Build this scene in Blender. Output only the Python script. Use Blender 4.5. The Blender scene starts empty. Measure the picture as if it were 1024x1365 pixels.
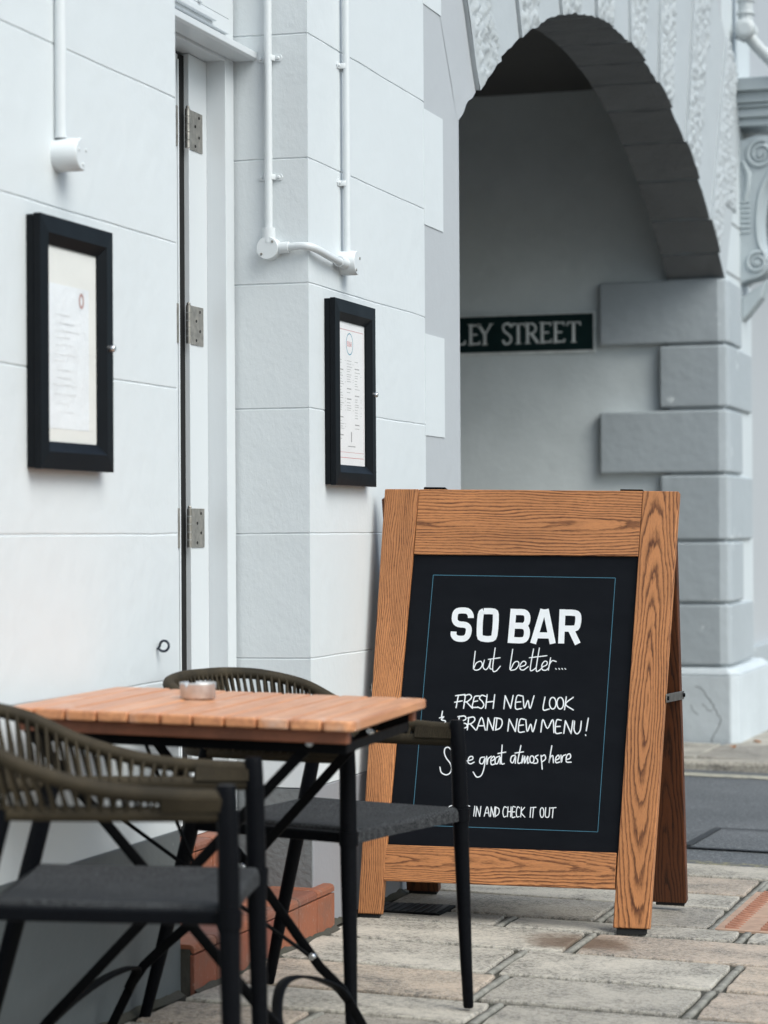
import bpy, bmesh, math, random
from math import radians, sin, cos, pi, sqrt, atan2, hypot
from mathutils import Vector, Matrix, noise

scene = bpy.context.scene
COL = scene.collection
# ---------------------------------------------------------------- camera
# world: X = out of the bar's front wall towards the street, Y = along the wall, away from the viewer
cd = bpy.data.cameras.new('camera'); cam = bpy.data.objects.new('camera', cd); COL.objects.link(cam)
cd.sensor_width = 36; cd.sensor_height = 36; cd.sensor_fit = 'AUTO'; cd.lens = 85
cd.clip_start = 0.1; cd.clip_end = 1000
cam.matrix_world = (Matrix.Translation((2.236, 0, 1.12)) @ Matrix.Rotation(radians(17.37), 4, 'Z')
                    @ Matrix.Rotation(radians(90.512), 4, 'X') @ Matrix.Rotation(radians(-.34), 4, 'Z'))
cd.dof.use_dof = True; cd.dof.focus_distance = 7.05; cd.dof.aperture_fstop = 4.0
scene.camera = cam
# ---------------------------------------------------------------- sky, sun, exposure
W = bpy.data.worlds.new('World'); scene.world = W; W.use_nodes = True
wn = W.node_tree; bg = wn.nodes['Background']
sky = wn.nodes.new('ShaderNodeTexSky'); sky.sky_type = 'NISHITA'; sky.sun_disc = False
SUN_EL, SUN_AZ = 47, 115            # azimuth measured from +Y towards +X
sky.sun_elevation = radians(SUN_EL); sky.sun_rotation = radians(SUN_AZ)
sky.air_density = 1.0; sky.dust_density = 4.0; sky.ozone_density = 1.0
hs = wn.nodes.new('ShaderNodeHueSaturation'); hs.inputs['Saturation'].default_value = .9
wn.links.new(sky.outputs[0], hs.inputs['Color']); tint = wn.nodes.new('ShaderNodeMix'); tint.data_type = 'RGBA'; tint.blend_type = 'MULTIPLY'; tint.inputs[0].default_value = 1
tint.inputs[7].default_value = (.875, .985, 1.02, 1)             # the thin overcast leans to cyan
wn.links.new(hs.outputs[0], tint.inputs[6]); wn.links.new(tint.outputs[2], bg.inputs[0])
bg.inputs[1].default_value = 0.135
sd = bpy.data.lights.new('sun', 'SUN'); sd.energy = 1.5; sd.angle = radians(42); sd.color = (.985, 1, .985)
sun = bpy.data.objects.new('sun', sd); COL.objects.link(sun)
sv = Vector((cos(radians(SUN_EL))*sin(radians(SUN_AZ)), cos(radians(SUN_EL))*cos(radians(SUN_AZ)), sin(radians(SUN_EL))))
sun.rotation_euler = sv.to_track_quat('Z', 'Y').to_euler()
vs = scene.view_settings
vs.view_transform = 'Standard'; vs.look = 'None'; vs.exposure = 0.34; vs.gamma = 1.0; vs.use_curve_mapping = False
scene.render.engine = 'CYCLES'
scene.cycles.max_bounces = 8; scene.cycles.diffuse_bounces = 4; scene.cycles.transparent_max_bounces = 12
scene.cycles.use_denoising = True
# hand lettering on the board: pen strokes in board coordinates (0.1 mm: across, up)
LETTER={
'bold':[[(2795,8904),(2782,8996),(2673,9113),(2412,9114),(2309,9026),(2308,8814),(2424,8711),(2642,8688),(2750,8592),(2734,8387),(2626,8279),(2409,8279),(2301,8368),(2294,8481)],[(3178,9119),(3451,9119),(3558,9023),(3553,8404),(3445,8295),(3215,8296),(3101,8391),(3091,9011),(3178,9119)],[(4091,9213),(4060,8187)],[(4062,8278),(4418,8282),(4526,8390),(4528,8586),(4422,8702),(4093,8707)],[(4422,8702),(4515,8810),(4518,9006),(4411,9116),(4090,9115)],[(4744,8193),(4996,9222)],[(5338,8204),(5067,9224)],[(4952,9130),(5122,9134)],[(4864,8441),(5218,8444)],[(5576,9237),(5591,8218)],[(5568,9139),(5956,9135),(6060,9040),(6053,8782),(5967,8675),(5580,8664)],[(5848,8665),(6091,8219)]],
'but better':[[(2995,7909),(2971,7389),(3047,7553),(3179,7613),(3236,7510),(3165,7382),(3046,7343),(2971,7382)],[(3292,7652),(3261,7455),(3346,7367),(3433,7460),(3484,7672),(3471,7427),(3545,7387)],[(3598,8026),(3559,7395),(3663,7335),(3789,7486)],[(3412,7677),(3766,7737)],[(4136,8000),(4087,7398),(4203,7604),(4314,7642),(4349,7546),(4257,7410),(4117,7371)],[(4381,7484),(4534,7538),(4557,7622),(4477,7654),(4391,7547),(4399,7422),(4500,7397),(4635,7499)],[(4767,8033),(4702,7446),(4769,7392),(4878,7479)],[(4942,8066),(4880,7438),(4954,7384),(5075,7500)],[(4655,7765),(5182,7844)],[(5046,7499),(5184,7566),(5200,7657),(5121,7675),(5049,7568),(5064,7430),(5179,7413),(5259,7492)],[(5298,7785),(5249,7415)],[(5262,7561),(5346,7696),(5474,7679)],[(5464,7471),(5487,7450)],[(5563,7474),(5585,7454)],[(5654,7477),(5676,7457)],[(5746,7480),(5768,7460)]],
'fresh':[[(2563,6577),(2515,6205)],[(2477,6560),(2762,6606)],[(2462,6364),(2689,6414)],[(2778,6585),(2746,6193)],[(2750,6570),(2906,6611),(2969,6522),(2861,6407),(2749,6375)],[(2819,6391),(3018,6203)],[(3202,6579),(3067,6554),(3028,6385),(3015,6245),(3173,6237)],[(3034,6399),(3161,6431)],[(3396,6572),(3279,6603),(3213,6510),(3305,6416),(3362,6313),(3289,6213),(3173,6251)],[(3442,6623),(3418,6218)],[(3670,6631),(3646,6227)],[(3421,6399),(3661,6436)],[(3992,6615),(3973,6225)],[(3992,6615),(4178,6246)],[(4178,6246),(4233,6630)],[(4503,6626),(4348,6613),(4327,6252),(4511,6252)],[(4337,6433),(4471,6451)],[(4532,6620),(4595,6269),(4687,6501),(4765,6261),(4863,6639)],[(5196,6616),(5161,6248),(5343,6269)],[(5412,6614),(5463,6608),(5507,6559),(5533,6479),(5534,6390),(5509,6316),(5465,6276),(5414,6282),(5370,6332),(5343,6412),(5343,6501),(5368,6575),(5412,6614)],[(5636,6622),(5687,6616),(5732,6567),(5758,6487),(5758,6398),(5733,6324),(5689,6285),(5638,6290),(5594,6340),(5568,6420),(5567,6509),(5592,6583),(5636,6622)],[(5834,6646),(5800,6265)],[(6038,6639),(5825,6432),(6066,6268)]],
'brand':[[(2025,5880),(2159,5920),(2086,5833),(2218,5790),(2159,5710),(2001,5697)],[(2105,6085),(2087,5917)],[(2632,5952),(2599,5575)],[(2590,5936),(2789,5965),(2832,5869),(2644,5771),(2854,5738),(2868,5634),(2615,5561)],[(2921,5928),(2902,5559)],[(2893,5913),(3063,5947),(3112,5859),(3018,5758),(2905,5726)],[(2976,5742),(3159,5562)],[(3187,5570),(3314,5943),(3451,5574)],[(3230,5690),(3414,5704)],[(3501,5576),(3514,5937)],[(3514,5937),(3686,5583)],[(3686,5583),(3713,5944)],[(3784,5947),(3763,5593)],[(3741,5946),(3907,5917),(3950,5794),(3895,5654),(3757,5586)],[(4134,5573),(4155,5927)],[(4155,5927),(4361,5568)],[(4361,5568),(4395,5943)],[(4622,5938),(4482,5919),(4460,5572),(4637,5573)],[(4470,5752),(4596,5771)],[(4658,5925),(4721,5583),(4813,5807),(4890,5576),(4975,5938)],[(5129,5585),(5171,5952),(5320,5696),(5466,5963),(5523,5581)],[(5719,5953),(5580,5940),(5572,5582),(5747,5583)],[(5576,5761),(5701,5773)],[(5818,5572),(5846,5944)],[(5846,5944),(6034,5580)],[(6034,5580),(6069,5952)],[(6119,5941),(6119,5687),(6209,5574),(6300,5680),(6321,5948)],[(6524,6045),(6482,5674)],[(6467,5557),(6475,5537)]],
'same':[[(2447,4943),(2363,5016),(2264,4991),(2244,4858),(2312,4702),(2437,4555),(2497,4405),(2456,4265),(2338,4204),(2190,4267),(2136,4424)],[(2667,4758),(2562,4726),(2534,4600),(2616,4556),(2670,4717),(2687,4559)],[(2719,4733),(2730,4561),(2783,4729),(2822,4571),(2869,4733),(2915,4575)],[(2947,4639),(3114,4695),(3109,4777),(3011,4752),(2984,4606),(3066,4561),(3170,4614)],[(3480,4779),(3361,4747),(3341,4608),(3435,4584),(3496,4753),(3485,4476),(3414,4239),(3275,4184),(3160,4324)],[(3542,4803),(3564,4562),(3590,4729),(3677,4809)],[(3679,4664),(3781,4730),(3755,4812),(3675,4719),(3699,4568),(3818,4594)],[(3931,4826),(3822,4767),(3809,4628),(3881,4604),(3947,4800),(3960,4600)],[(3989,5153),(3989,4691),(4024,4596),(4086,4613)],[(3877,4900),(4108,4951)],[(4396,4874),(4293,4828),(4273,4690),(4346,4652),(4412,4847),(4417,4634)],[(4555,5163),(4490,4713),(4523,4639),(4578,4662)],[(4392,4936),(4644,4981)],[(4629,4870),(4607,4642),(4693,4859),(4692,4646),(4784,4863),(4783,4657),(4830,4686)],[(4893,4873),(4925,4870),(4954,4840),(4971,4793),(4971,4740),(4955,4695),(4926,4672),(4894,4675),(4865,4704),(4848,4752),(4848,4805),(4864,4849),(4893,4873)],[(5085,4903),(5004,4845),(5079,4766),(5070,4676),(4972,4658)],[(5176,4900),(5235,4499)],[(5179,4852),(5280,4918),(5315,4803),(5209,4703)],[(5482,5194),(5426,4699),(5453,4837),(5526,4908),(5559,4704)],[(5604,4775),(5719,4835),(5693,4929),(5621,4844),(5636,4708),(5746,4733)],[(5770,4932),(5796,4722),(5821,4894),(5908,4952)],[(5924,4802),(6053,4863),(6032,4978),(5945,4926),(5941,4748),(6087,4741)]],
'come':[[(2576,3312),(2486,3260),(2460,3121),(2494,3026),(2565,3043)],[(2645,3293),(2675,3288),(2702,3248),(2719,3185),(2721,3114),(2708,3055),(2683,3024),(2653,3029),(2626,3068),(2610,3132),(2608,3203),(2621,3261),(2645,3293)],[(2780,3027),(2790,3316),(2873,3127),(2932,3316),(2979,3030)],[(3117,3318),(3032,3314),(3029,3025),(3122,3023)],[(3027,3176),(3097,3186)],[(3273,3325),(3256,3037)],[(3320,3033),(3330,3321)],[(3330,3321),(3441,3032)],[(3441,3032),(3458,3327)],[(3575,3046),(3649,3330),(3730,3047)],[(3597,3143),(3710,3148)],[(3766,3048),(3769,3329)],[(3769,3329),(3865,3046)],[(3865,3046),(3882,3334)],[(3910,3336),(3906,3055)],[(3896,3335),(4006,3279),(4007,3142),(3907,3049)],[(4235,3331),(4164,3348),(4130,3203),(4167,3062),(4237,3079)],[(4276,3354),(4273,3067)],[(4368,3358),(4371,3072)],[(4271,3210),(4369,3222)],[(4494,3357),(4417,3354),(4413,3067),(4505,3072)],[(4419,3210),(4481,3220)],[(4629,3337),(4564,3368),(4531,3223),(4560,3081),(4630,3091)],[(4677,3366),(4673,3080)],[(4775,3364),(4679,3216),(4799,3079)],[(4957,3373),(4953,3087)],[(5041,3370),(5030,3077)],[(4978,3367),(5111,3381)],[(5283,3380),(5312,3375),(5338,3334),(5354,3268),(5356,3194),(5343,3133),(5318,3101),(5289,3106),(5263,3147),(5247,3213),(5245,3286),(5258,3348),(5283,3380)],[(5404,3388),(5404,3150),(5462,3106),(5515,3156),(5522,3394)],[(5627,3392),(5616,3100)],[(5551,3382),(5710,3403)]]}
# ---------------------------------------------------------------- mesh helpers
class MB:
    """collects shapes and links them as ONE mesh object"""
    def __init__(s): s.v = []; s.f = []; s.sm = []
    def add(s, vs, fs, smooth=False):
        b = len(s.v); s.v += [tuple(p) for p in vs]
        s.f += [tuple(b+i for i in f) for f in fs]; s.sm += [smooth]*len(fs); return s
    def box(s, x0, x1, y0, y1, z0, z1):
        return s.hexa([(x0,y0,z0),(x1,y0,z0),(x1,y1,z0),(x0,y1,z0),(x0,y0,z1),(x1,y0,z1),(x1,y1,z1),(x0,y1,z1)])
    def hexa(s, p):
        return s.add(p, [(0,3,2,1),(4,5,6,7),(0,1,5,4),(1,2,6,5),(2,3,7,6),(3,0,4,7)])
    def quad_slab(s, q, d0, d1):
        """q: four (x, y) corners counter-clockwise, between depths d0 < d1 along local z"""
        return s.hexa([(x,y,d0) for x,y in q]+[(x,y,d1) for x,y in q])
    def bar(s, p, q, w, h, up=(0,0,1)):
        p = Vector(p); q = Vector(q); d = (q-p).normalized(); a = d.cross(Vector(up)).normalized(); b = a.cross(d)
        c = [(-w/2,-h/2),(w/2,-h/2),(w/2,h/2),(-w/2,h/2)]
        return s.hexa([p+a*i+b*j for i,j in c]+[q+a*i+b*j for i,j in c])
    def tube(s, path, r, n=10, caps=True, closed=False, prof=None, up=None):
        """sweep a round (or prof) section along a path; r may be a list"""
        path = [Vector(p) for p in path]; m = len(path)
        R = r if isinstance(r, (list, tuple)) else [r]*m
        prof = prof or [(cos(2*pi*i/n), sin(2*pi*i/n)) for i in range(n)]; n = len(prof)
        vs = []; ref = Vector(up) if up else None
        for i, p in enumerate(path):
            t = (path[(i+1) % m if closed else min(i+1, m-1)] - path[(i-1) % m if closed else max(i-1, 0)]).normalized()
            if ref is None:
                ref = Vector((0,0,1)) if abs(t.z) < .9 else Vector((1,0,0))
            a = t.cross(ref)
            if a.length < 1e-5: a = t.cross(Vector((0,1,0)))
            a.normalize(); b = a.cross(t).normalized()
            if not up: ref = b
            vs += [p + a*(c*R[i]) + b*(d*R[i]) for c, d in prof]
        fs = []
        for i in range(m if closed else m-1):
            j = (i+1) % m
            fs += [(i*n+k, i*n+(k+1) % n, j*n+(k+1) % n, j*n+k) for k in range(n)]
        s.add(vs, fs, True)
        if caps and not closed:                                   # end discs keep their own corners, so the sides stay round
            s.add(vs[:n], [tuple(range(n))[::-1]]); s.add(vs[-n:], [tuple(range(n))])
        return s
    def lathe(s, prof, c, axis='z', n=28, smooth=True):
        """prof: (radius, height) pairs revolved about an axis through c"""
        vs = []
        for r, h in prof:
            for k in range(n):
                a = 2*pi*k/n; u, v = r*cos(a), r*sin(a)
                vs.append({'z': (c[0]+u, c[1]+v, c[2]+h), 'x': (c[0]+h, c[1]+u, c[2]+v), 'y': (c[0]+v, c[1]+h, c[2]+u)}[axis])
        fs = []
        for i in range(len(prof)-1):
            fs += [(i*n+k, i*n+(k+1) % n, (i+1)*n+(k+1) % n, (i+1)*n+k) for k in range(n)]
        s.add(vs, fs, smooth)
        s.add(vs[:n], [tuple(range(n))[::-1]]); s.add(vs[-n:], [tuple(range(n))])
        return s
    def prism(s, poly, d0, d1, f):
        """poly of 2-D points extruded; f(a, b, d) -> 3-D point"""
        n = len(poly)
        vs = [f(a, b, d0) for a, b in poly]+[f(a, b, d1) for a, b in poly]
        fs = [tuple(range(n))[::-1], tuple(range(n, 2*n))]+[(i, (i+1) % n, n+(i+1) % n, n+i) for i in range(n)]
        return s.add(vs, fs)
    def grid(s, f, nu, nv, smooth=True):
        vs = [f(i/nu, j/nv) for j in range(nv+1) for i in range(nu+1)]
        fs = [(j*(nu+1)+i, j*(nu+1)+i+1, (j+1)*(nu+1)+i+1, (j+1)*(nu+1)+i) for j in range(nv) for i in range(nu)]
        return s.add(vs, fs, smooth)
    def ribbon(s, pts, w, f, caps=True):
        """flat pen stroke of width w along 2-D pts; f(x, y) -> 3-D"""
        n = len(pts); L = []; Rr = []
        for i, p in enumerate(pts):
            a = Vector(pts[max(i-1, 0)]); b = Vector(pts[min(i+1, n-1)]); t = b-a
            t = t.normalized() if t.length > 1e-9 else Vector((1,0))
            nn = Vector((-t.y, t.x)); p = Vector(p)
            L.append(p+nn*w/2); Rr.append(p-nn*w/2)
        vs = [f(q.x, q.y) for q in L]+[f(q.x, q.y) for q in Rr]
        s.add(vs, [(n+i, n+i+1, i+1, i) for i in range(n-1)])
        if caps:
            for e in (pts[0], pts[-1]):
                m = 10
                s.add([f(e[0]+w/2*cos(2*pi*k/m), e[1]+w/2*sin(2*pi*k/m)) for k in range(m)], [tuple(range(m))])
        return s
    def build(s, name, m, parent=None, bevel=0, seg=2, matrix=None, fix=True, autosmooth=False):
        me = bpy.data.meshes.new(name); me.from_pydata(s.v, [], s.f); me.update()
        for p, k in zip(me.polygons, s.sm): p.use_smooth = k
        if fix:
            bm = bmesh.new(); bm.from_mesh(me); bmesh.ops.recalc_face_normals(bm, faces=bm.faces); bm.to_mesh(me); bm.free()
        o = bpy.data.objects.new(name, me); COL.objects.link(o)
        me.materials.append(m)
        if matrix is not None: o.matrix_world = matrix
        if parent is not None:
            o.parent = parent
            root = parent; T = Matrix()
            while root is not None:
                T = Matrix.Translation(root.location) @ T if root.type == 'EMPTY' else (root.matrix_basis @ T)
                root = root.parent
            o.matrix_basis = T.inverted() @ (matrix if matrix is not None else Matrix())
        if bevel:
            b = o.modifiers.new('bevel', 'BEVEL'); b.width = bevel; b.segments = seg; b.limit_method = 'ANGLE'; b.angle_limit = radians(40)
            b.harden_normals = False
        return o

def tag(o, label, cat, group=None):
    o['label'] = label; o['category'] = cat
    if group: o['group'] = group
    return o
def thing(name, loc, label, cat, group=None):
    o = bpy.data.objects.new(name, None); COL.objects.link(o); o.location = loc; o.empty_display_size = .1
    return tag(o, label, cat, group)
def structure(o): o['kind'] = 'structure'; return o
def lerp(a, b, t): return a+(b-a)*t
def catmull(pts, k=6, closed=False):
    P = [Vector(p) for p in pts]; n = len(P); out = []
    for i in range(n if closed else n-1):
        p0 = P[(i-1) % n] if closed or i > 0 else P[0]*2-P[1]
        p1 = P[i]; p2 = P[(i+1) % n]; p3 = P[(i+2) % n] if closed or i+2 < n else P[-1]*2-P[-2]
        for j in range(k):
            t = j/k
            out.append(.5*((2*p1)+(p2-p0)*t+(2*p0-5*p1+4*p2-p3)*t*t+(3*p1-p0-3*p2+p3)*t**3))
    if not closed: out.append(P[-1])
    return out
def sstep(a, b, x):
    t = min(1, max(0, (x-a)/(b-a))); return t*t*(3-2*t)
def ground_z(x, y):
    """the pavement falls gently to the street and down the hill"""
    lo = .007+.020*(5.5-max(y, 2.0)); hi = -.010*(min(y, 18)-6.2)
    return lerp(lo, hi, sstep(5.0, 6.0, y)) - .025*min(max(x, -.5), 4)

# ---------------------------------------------------------------- material helpers
class NT:
    def __init__(s, name):
        s.m = bpy.data.materials.new(name); s.m.use_nodes = True; s.t = s.m.node_tree
        s.b = s.t.nodes['Principled BSDF']; s.out = s.t.nodes['Material Output']
        s.tc = s.n('ShaderNodeTexCoord')
    def n(s, kind, **kw):
        nd = s.t.nodes.new(kind)
        for k, v in kw.items(): setattr(nd, k, v)
        return nd
    def l(s, a, b): s.t.links.new(a, b)
    def val(s, sock, v):
        if hasattr(v, 'is_output'): s.l(v, sock)
        else: sock.default_value = v
    def math(s, op, a, b=None, c=None, clamp=False):
        nd = s.n('ShaderNodeMath', operation=op, use_clamp=clamp); s.val(nd.inputs[0], a)
        if b is not None: s.val(nd.inputs[1], b)
        if c is not None: s.val(nd.inputs[2], c)
        return nd.outputs[0]
    def mix(s, f, a, b, blend='MIX'):
        nd = s.n('ShaderNodeMix', data_type='RGBA', blend_type=blend)
        s.val(nd.inputs[0], f)
        for i, c in ((6, a), (7, b)): s.val(nd.inputs[i], c if hasattr(c, 'is_output') else (*c, 1))
        return nd.outputs[2]
    def ramp(s, f, stops, interp='LINEAR'):
        nd = s.n('ShaderNodeValToRGB'); cr = nd.color_ramp; cr.interpolation = interp
        while len(cr.elements) < len(stops): cr.elements.new(.5)
        for e, (p, c) in zip(cr.elements, stops):
            e.position = p; e.color = (*c, 1) if isinstance(c, (tuple, list)) else (c, c, c, 1)
        s.l(f, nd.inputs[0]); return nd.outputs[0]
    def coords(s, scale=(1,1,1), loc=(0,0,0), src='Object'):
        mp = s.n('ShaderNodeMapping'); mp.inputs['Scale'].default_value = scale; mp.inputs['Location'].default_value = loc
        s.l(s.tc.outputs[src], mp.inputs[0]); return mp.outputs[0]
    def noise(s, vec, scale, detail=3, rough=.55, dist=0, col=False):
        nd = s.n('ShaderNodeTexNoise'); nd.inputs['Scale'].default_value = scale; nd.inputs['Detail'].default_value = detail
        nd.inputs['Roughness'].default_value = rough; nd.inputs['Distortion'].default_value = dist
        s.l(vec, nd.inputs['Vector']); return nd.outputs['Color' if col else 'Fac']
    def voronoi(s, vec, scale, feature='F1', out='Distance'):
        nd = s.n('ShaderNodeTexVoronoi', feature=feature); nd.inputs['Scale'].default_value = scale
        s.l(vec, nd.inputs['Vector']); return nd.outputs[out]
    def bump(s, h, dist=.002, strength=1.0, prev=None):
        nd = s.n('ShaderNodeBump'); nd.inputs['Distance'].default_value = dist; nd.inputs['Strength'].default_value = strength
        s.l(h, nd.inputs['Height'])
        if prev is not None: s.l(prev, nd.inputs['Normal'])
        return nd.outputs[0]
    def island(s): return s.n('ShaderNodeNewGeometry').outputs['Random Per Island']
    def fin(s, color=None, rough=None, normal=None, metal=None, spec=None):
        if color is not None: s.val(s.b.inputs['Base Color'], color if hasattr(color, 'is_output') else (*color, 1))
        if rough is not None: s.val(s.b.inputs['Roughness'], rough)
        if normal is not None: s.l(normal, s.b.inputs['Normal'])
        if metal is not None: s.b.inputs['Metallic'].default_value = metal
        if spec is not None: s.b.inputs['Specular IOR Level'].default_value = spec
        return s.m

def paint(name, col, rough=.5, fine=.0006, lumps=.002, grime=.06, scale=1.0, brush=(1,1,1), grimecol=None):
    """masonry or joinery paint: faint mottling, brush marks, lumps under the coat"""
    k = NT(name); v = k.coords(); vb = k.coords(scale=brush)
    a = k.noise(v, 1.7, 5, .6); b = k.noise(v, 9, 4, .6)
    g = k.ramp(a, [(.35, 0), (.75, 1)])
    c = k.mix(k.math('MULTIPLY', g, grime), col, grimecol or tuple(x*.62 for x in col))
    c = k.mix(k.math('MULTIPLY', k.ramp(b, [(.55, 0), (.8, 1)]), grime*.7), c, tuple(min(1, x*1.1) for x in col))
    h1 = k.bump(k.noise(v, 14*scale, 3, .5), lumps)
    h2 = k.bump(k.noise(vb, 130*scale, 3, .6), fine, prev=h1)
    return k.fin(c, rough, h2)
def plain(name, col, rough=.5, metal=0, bump=0, scale=60, var=.15, spec=.5):
    k = NT(name); v = k.coords(); a = k.noise(v, scale*.3, 4)
    c = k.mix(k.ramp(a, [(.3, 0), (.7, 1)]), tuple(x*(1-var) for x in col), tuple(min(1, x*(1+var)) for x in col))
    r = k.math('MULTIPLY_ADD', k.noise(v, scale*.15, 3), .2, rough-.1)
    n = k.bump(k.noise(v, scale, 3), bump) if bump else None
    return k.fin(c, r, n, metal, spec)

def oak(name, axis, seed, a0=.0, d0=.02, tilt=.05, freq=150, light=(.56,.235,.090), dark=(.120,.040,.015), contrast=1.15):
    """stained oak: growth rings cut by the board's face, plus open pores along the grain"""
    k = NT(name)
    sx = k.n('ShaderNodeSeparateXYZ'); k.l(k.coords(), sx.inputs[0]); X, Y, Zz = sx.outputs
    g, a = (X, Y) if axis == 'x' else (Y, X)
    def vec(gs, as_, ds, off):
        c = k.n('ShaderNodeCombineXYZ')
        k.l(k.math('MULTIPLY_ADD', g, gs, off), c.inputs[0]); k.l(k.math('MULTIPLY_ADD', a, as_, off*.37), c.inputs[1]); k.l(k.math('MULTIPLY', Zz, ds), c.inputs[2])
        return c.outputs[0]
    w1 = k.math('SUBTRACT', k.noise(vec(2.6, 9, 5, seed*3.1), 1, 2, .5), .5)      # broad wander of the rings
    w2 = k.math('SUBTRACT', k.noise(vec(9, 30, 20, seed*7.7), 1, 3, .6), .5)
    w3 = k.math('SUBTRACT', k.noise(vec(14, 190, 120, seed*5.3), 1, 3, .65), .5)
    aa = k.math('ADD', k.math('SUBTRACT', a, a0), k.math('MULTIPLY', w1, .05))
    dd = k.math('ADD', k.math('ADD', k.math('MULTIPLY', g, tilt), d0), k.math('ADD', Zz, k.math('MULTIPLY', w2, .012)))
    r = k.math('SQRT', k.math('ADD', k.math('MULTIPLY', aa, aa), k.math('MULTIPLY', dd, dd)))
    r = k.math('ADD', r, k.math('MULTIPLY', w3, .0042))
    ring = k.math('FRACT', k.math('MULTIPLY', r, freq))
    band = k.ramp(ring, [(0, 1), (.10, .8), (.30, .22), (.55, 0), (.84, .06), (.95, .75), (1, 1)])
    vary = k.ramp(k.noise(vec(3, 25, 5, seed*1.7), 1, 2), [(.3, .45), (.65, 1)])
    f = k.math('MULTIPLY', k.math('MULTIPLY', band, vary), contrast, clamp=True)
    pores = k.ramp(k.noise(vec(55, 750, 400, seed), 1, 2, .7), [(.50, 0), (.60, 1)])
    pf = k.math('MULTIPLY', pores, k.math('MULTIPLY_ADD', band, .75, .22))
    mott = k.ramp(k.noise(vec(1.6, 6, 3, seed*2.3), 1, 3), [(.3, 0), (.7, 1)])
    base = k.mix(mott, tuple(x*.82 for x in light), tuple(min(1, x*1.12) for x in light))
    c = k.mix(f, base, dark)
    c = k.mix(pf, c, tuple(x*.75 for x in dark))
    h = k.math('ADD', k.math('MULTIPLY', pores, -.7), k.math('MULTIPLY', band, -.3))
    return k.fin(c, k.math('MULTIPLY_ADD', band, .12, .42), k.bump(h, .0005, .8), spec=.35)

WHITE = (.80, .81, .80)
M = {}
M['wall'] = paint('white_masonry_paint', (.665, .70, .715), .55, .0005, .0026, .10, brush=(1, 1, .35))
M['rough'] = paint('white_textured_render', (.66, .695, .71), .6, .0011, .0022, .10, .8, brush=(1, 1, .6))
M['grey_wall'] = paint('pale_grey_masonry_paint', (.46, .48, .50), .6, .0006, .002, .10)
M['plinth'] = paint('slate_grey_masonry_paint', (.105, .12, .125), .55, .0007, .003, .25)
M['plinth_rough'] = paint('slate_grey_textured_render', (.17, .185, .19), .6, .0030, .004, .25, .55)
M['plinth_light'] = paint('mid_grey_masonry_paint', (.27, .275, .295), .6, .0006, .002, .12)
M['joinery'] = paint('white_gloss_joinery_paint', (.64, .67, .69), .35, .0002, .0008, .05, brush=(1, 1, .15))
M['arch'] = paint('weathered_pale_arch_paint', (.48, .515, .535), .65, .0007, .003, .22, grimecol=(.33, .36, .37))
M['soffit'] = paint('dark_arch_stone', (.178, .187, .195), .8, .005, .022, .4, .6)  # base colour kept dark to cut bounced light in the passage
M['passage'] = paint('stained_passage_plaster', (.78, .83, .84), .7, .0010, .005, .5, .5, grimecol=(.48, .53, .53))
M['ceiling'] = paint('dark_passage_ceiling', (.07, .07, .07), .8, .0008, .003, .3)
M['quoin'] = paint('grey_quoin_paint', (.41, .45, .475), .65, .0007, .004, .22)
def chipped(m, light, scale=7, lo=.66, hi=.70):
    """old knocks showing a paler coat beneath"""
    t = m.node_tree; b = t.nodes['Principled BSDF']; src = b.inputs['Base Color'].links[0].from_socket
    tc = t.nodes.new('ShaderNodeTexCoord'); nz = t.nodes.new('ShaderNodeTexNoise'); nz.inputs['Scale'].default_value = scale; nz.inputs['Detail'].default_value = 6; nz.inputs['Roughness'].default_value = .7
    t.links.new(tc.outputs['Object'], nz.inputs['Vector'])
    rp = t.nodes.new('ShaderNodeValToRGB'); rp.color_ramp.elements[0].position = lo; rp.color_ramp.elements[1].position = hi; t.links.new(nz.outputs['Fac'], rp.inputs[0])
    mx = t.nodes.new('ShaderNodeMix'); mx.data_type = 'RGBA'; mx.inputs[7].default_value = (*light, 1)
    t.links.new(rp.outputs[0], mx.inputs[0]); t.links.new(src, mx.inputs[6]); t.links.new(mx.outputs[2], b.inputs['Base Color'])
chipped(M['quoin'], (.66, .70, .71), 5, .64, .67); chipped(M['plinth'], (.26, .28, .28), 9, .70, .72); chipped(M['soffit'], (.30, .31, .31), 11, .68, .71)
M['pier'] = paint('pale_pier_paint', (.60, .645, .665), .6, .0006, .002, .12)
M['black'] = plain('black_powder_coat', (.0035, .004, .0055), .48, 0, .0001, 400, .2, .07)
M['iron'] = plain('black_wrought_iron', (.0032, .0034, .004), .5, 0, .0002, 250, .2, .07)
M['boxblack'] = plain('black_case_frame', (.006, .0075, .0095), .42, 0, 0, 60, .1, .12)
M['chrome'] = plain('bright_metal', (.7, .7, .7), .25, 1, 0, 80, .1)
M['steel'] = plain('worn_steel', (.42, .39, .35), .35, 1, .0002, 160, .25)
M['rubber'] = plain('black_rubber', (.01, .01, .01), .8)
M['chalk_ink'] = plain('white_paint_pen', (.80, .82, .84), .7, 0, 0, 200, .04)
M['blue_ink'] = plain('blue_paint_pen', (.055, .185, .265), .7)
M['shade_black'] = plain('black_shade_fill', (.004, .004, .004), 1)  # flat black standing in for shade in the door gap and behind the door
M['navy'] = plain('dark_blue_iron', (.012, .02, .032), .4)

def chalkboard():
    k = NT('black_chalkboard'); v = k.coords()
    a = k.noise(k.coords(scale=(2, 5, 2)), 2.2, 5, .65)
    c = k.mix(k.ramp(a, [(.4, 0), (.8, 1)]), (.0060, .0072, .0098), (.0088, .0104, .0136))
    return k.fin(c, k.math('MULTIPLY_ADD', a, .25, .42), k.bump(k.noise(v, 350, 2), .00008), spec=.08)
M['board'] = chalkboard()

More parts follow.
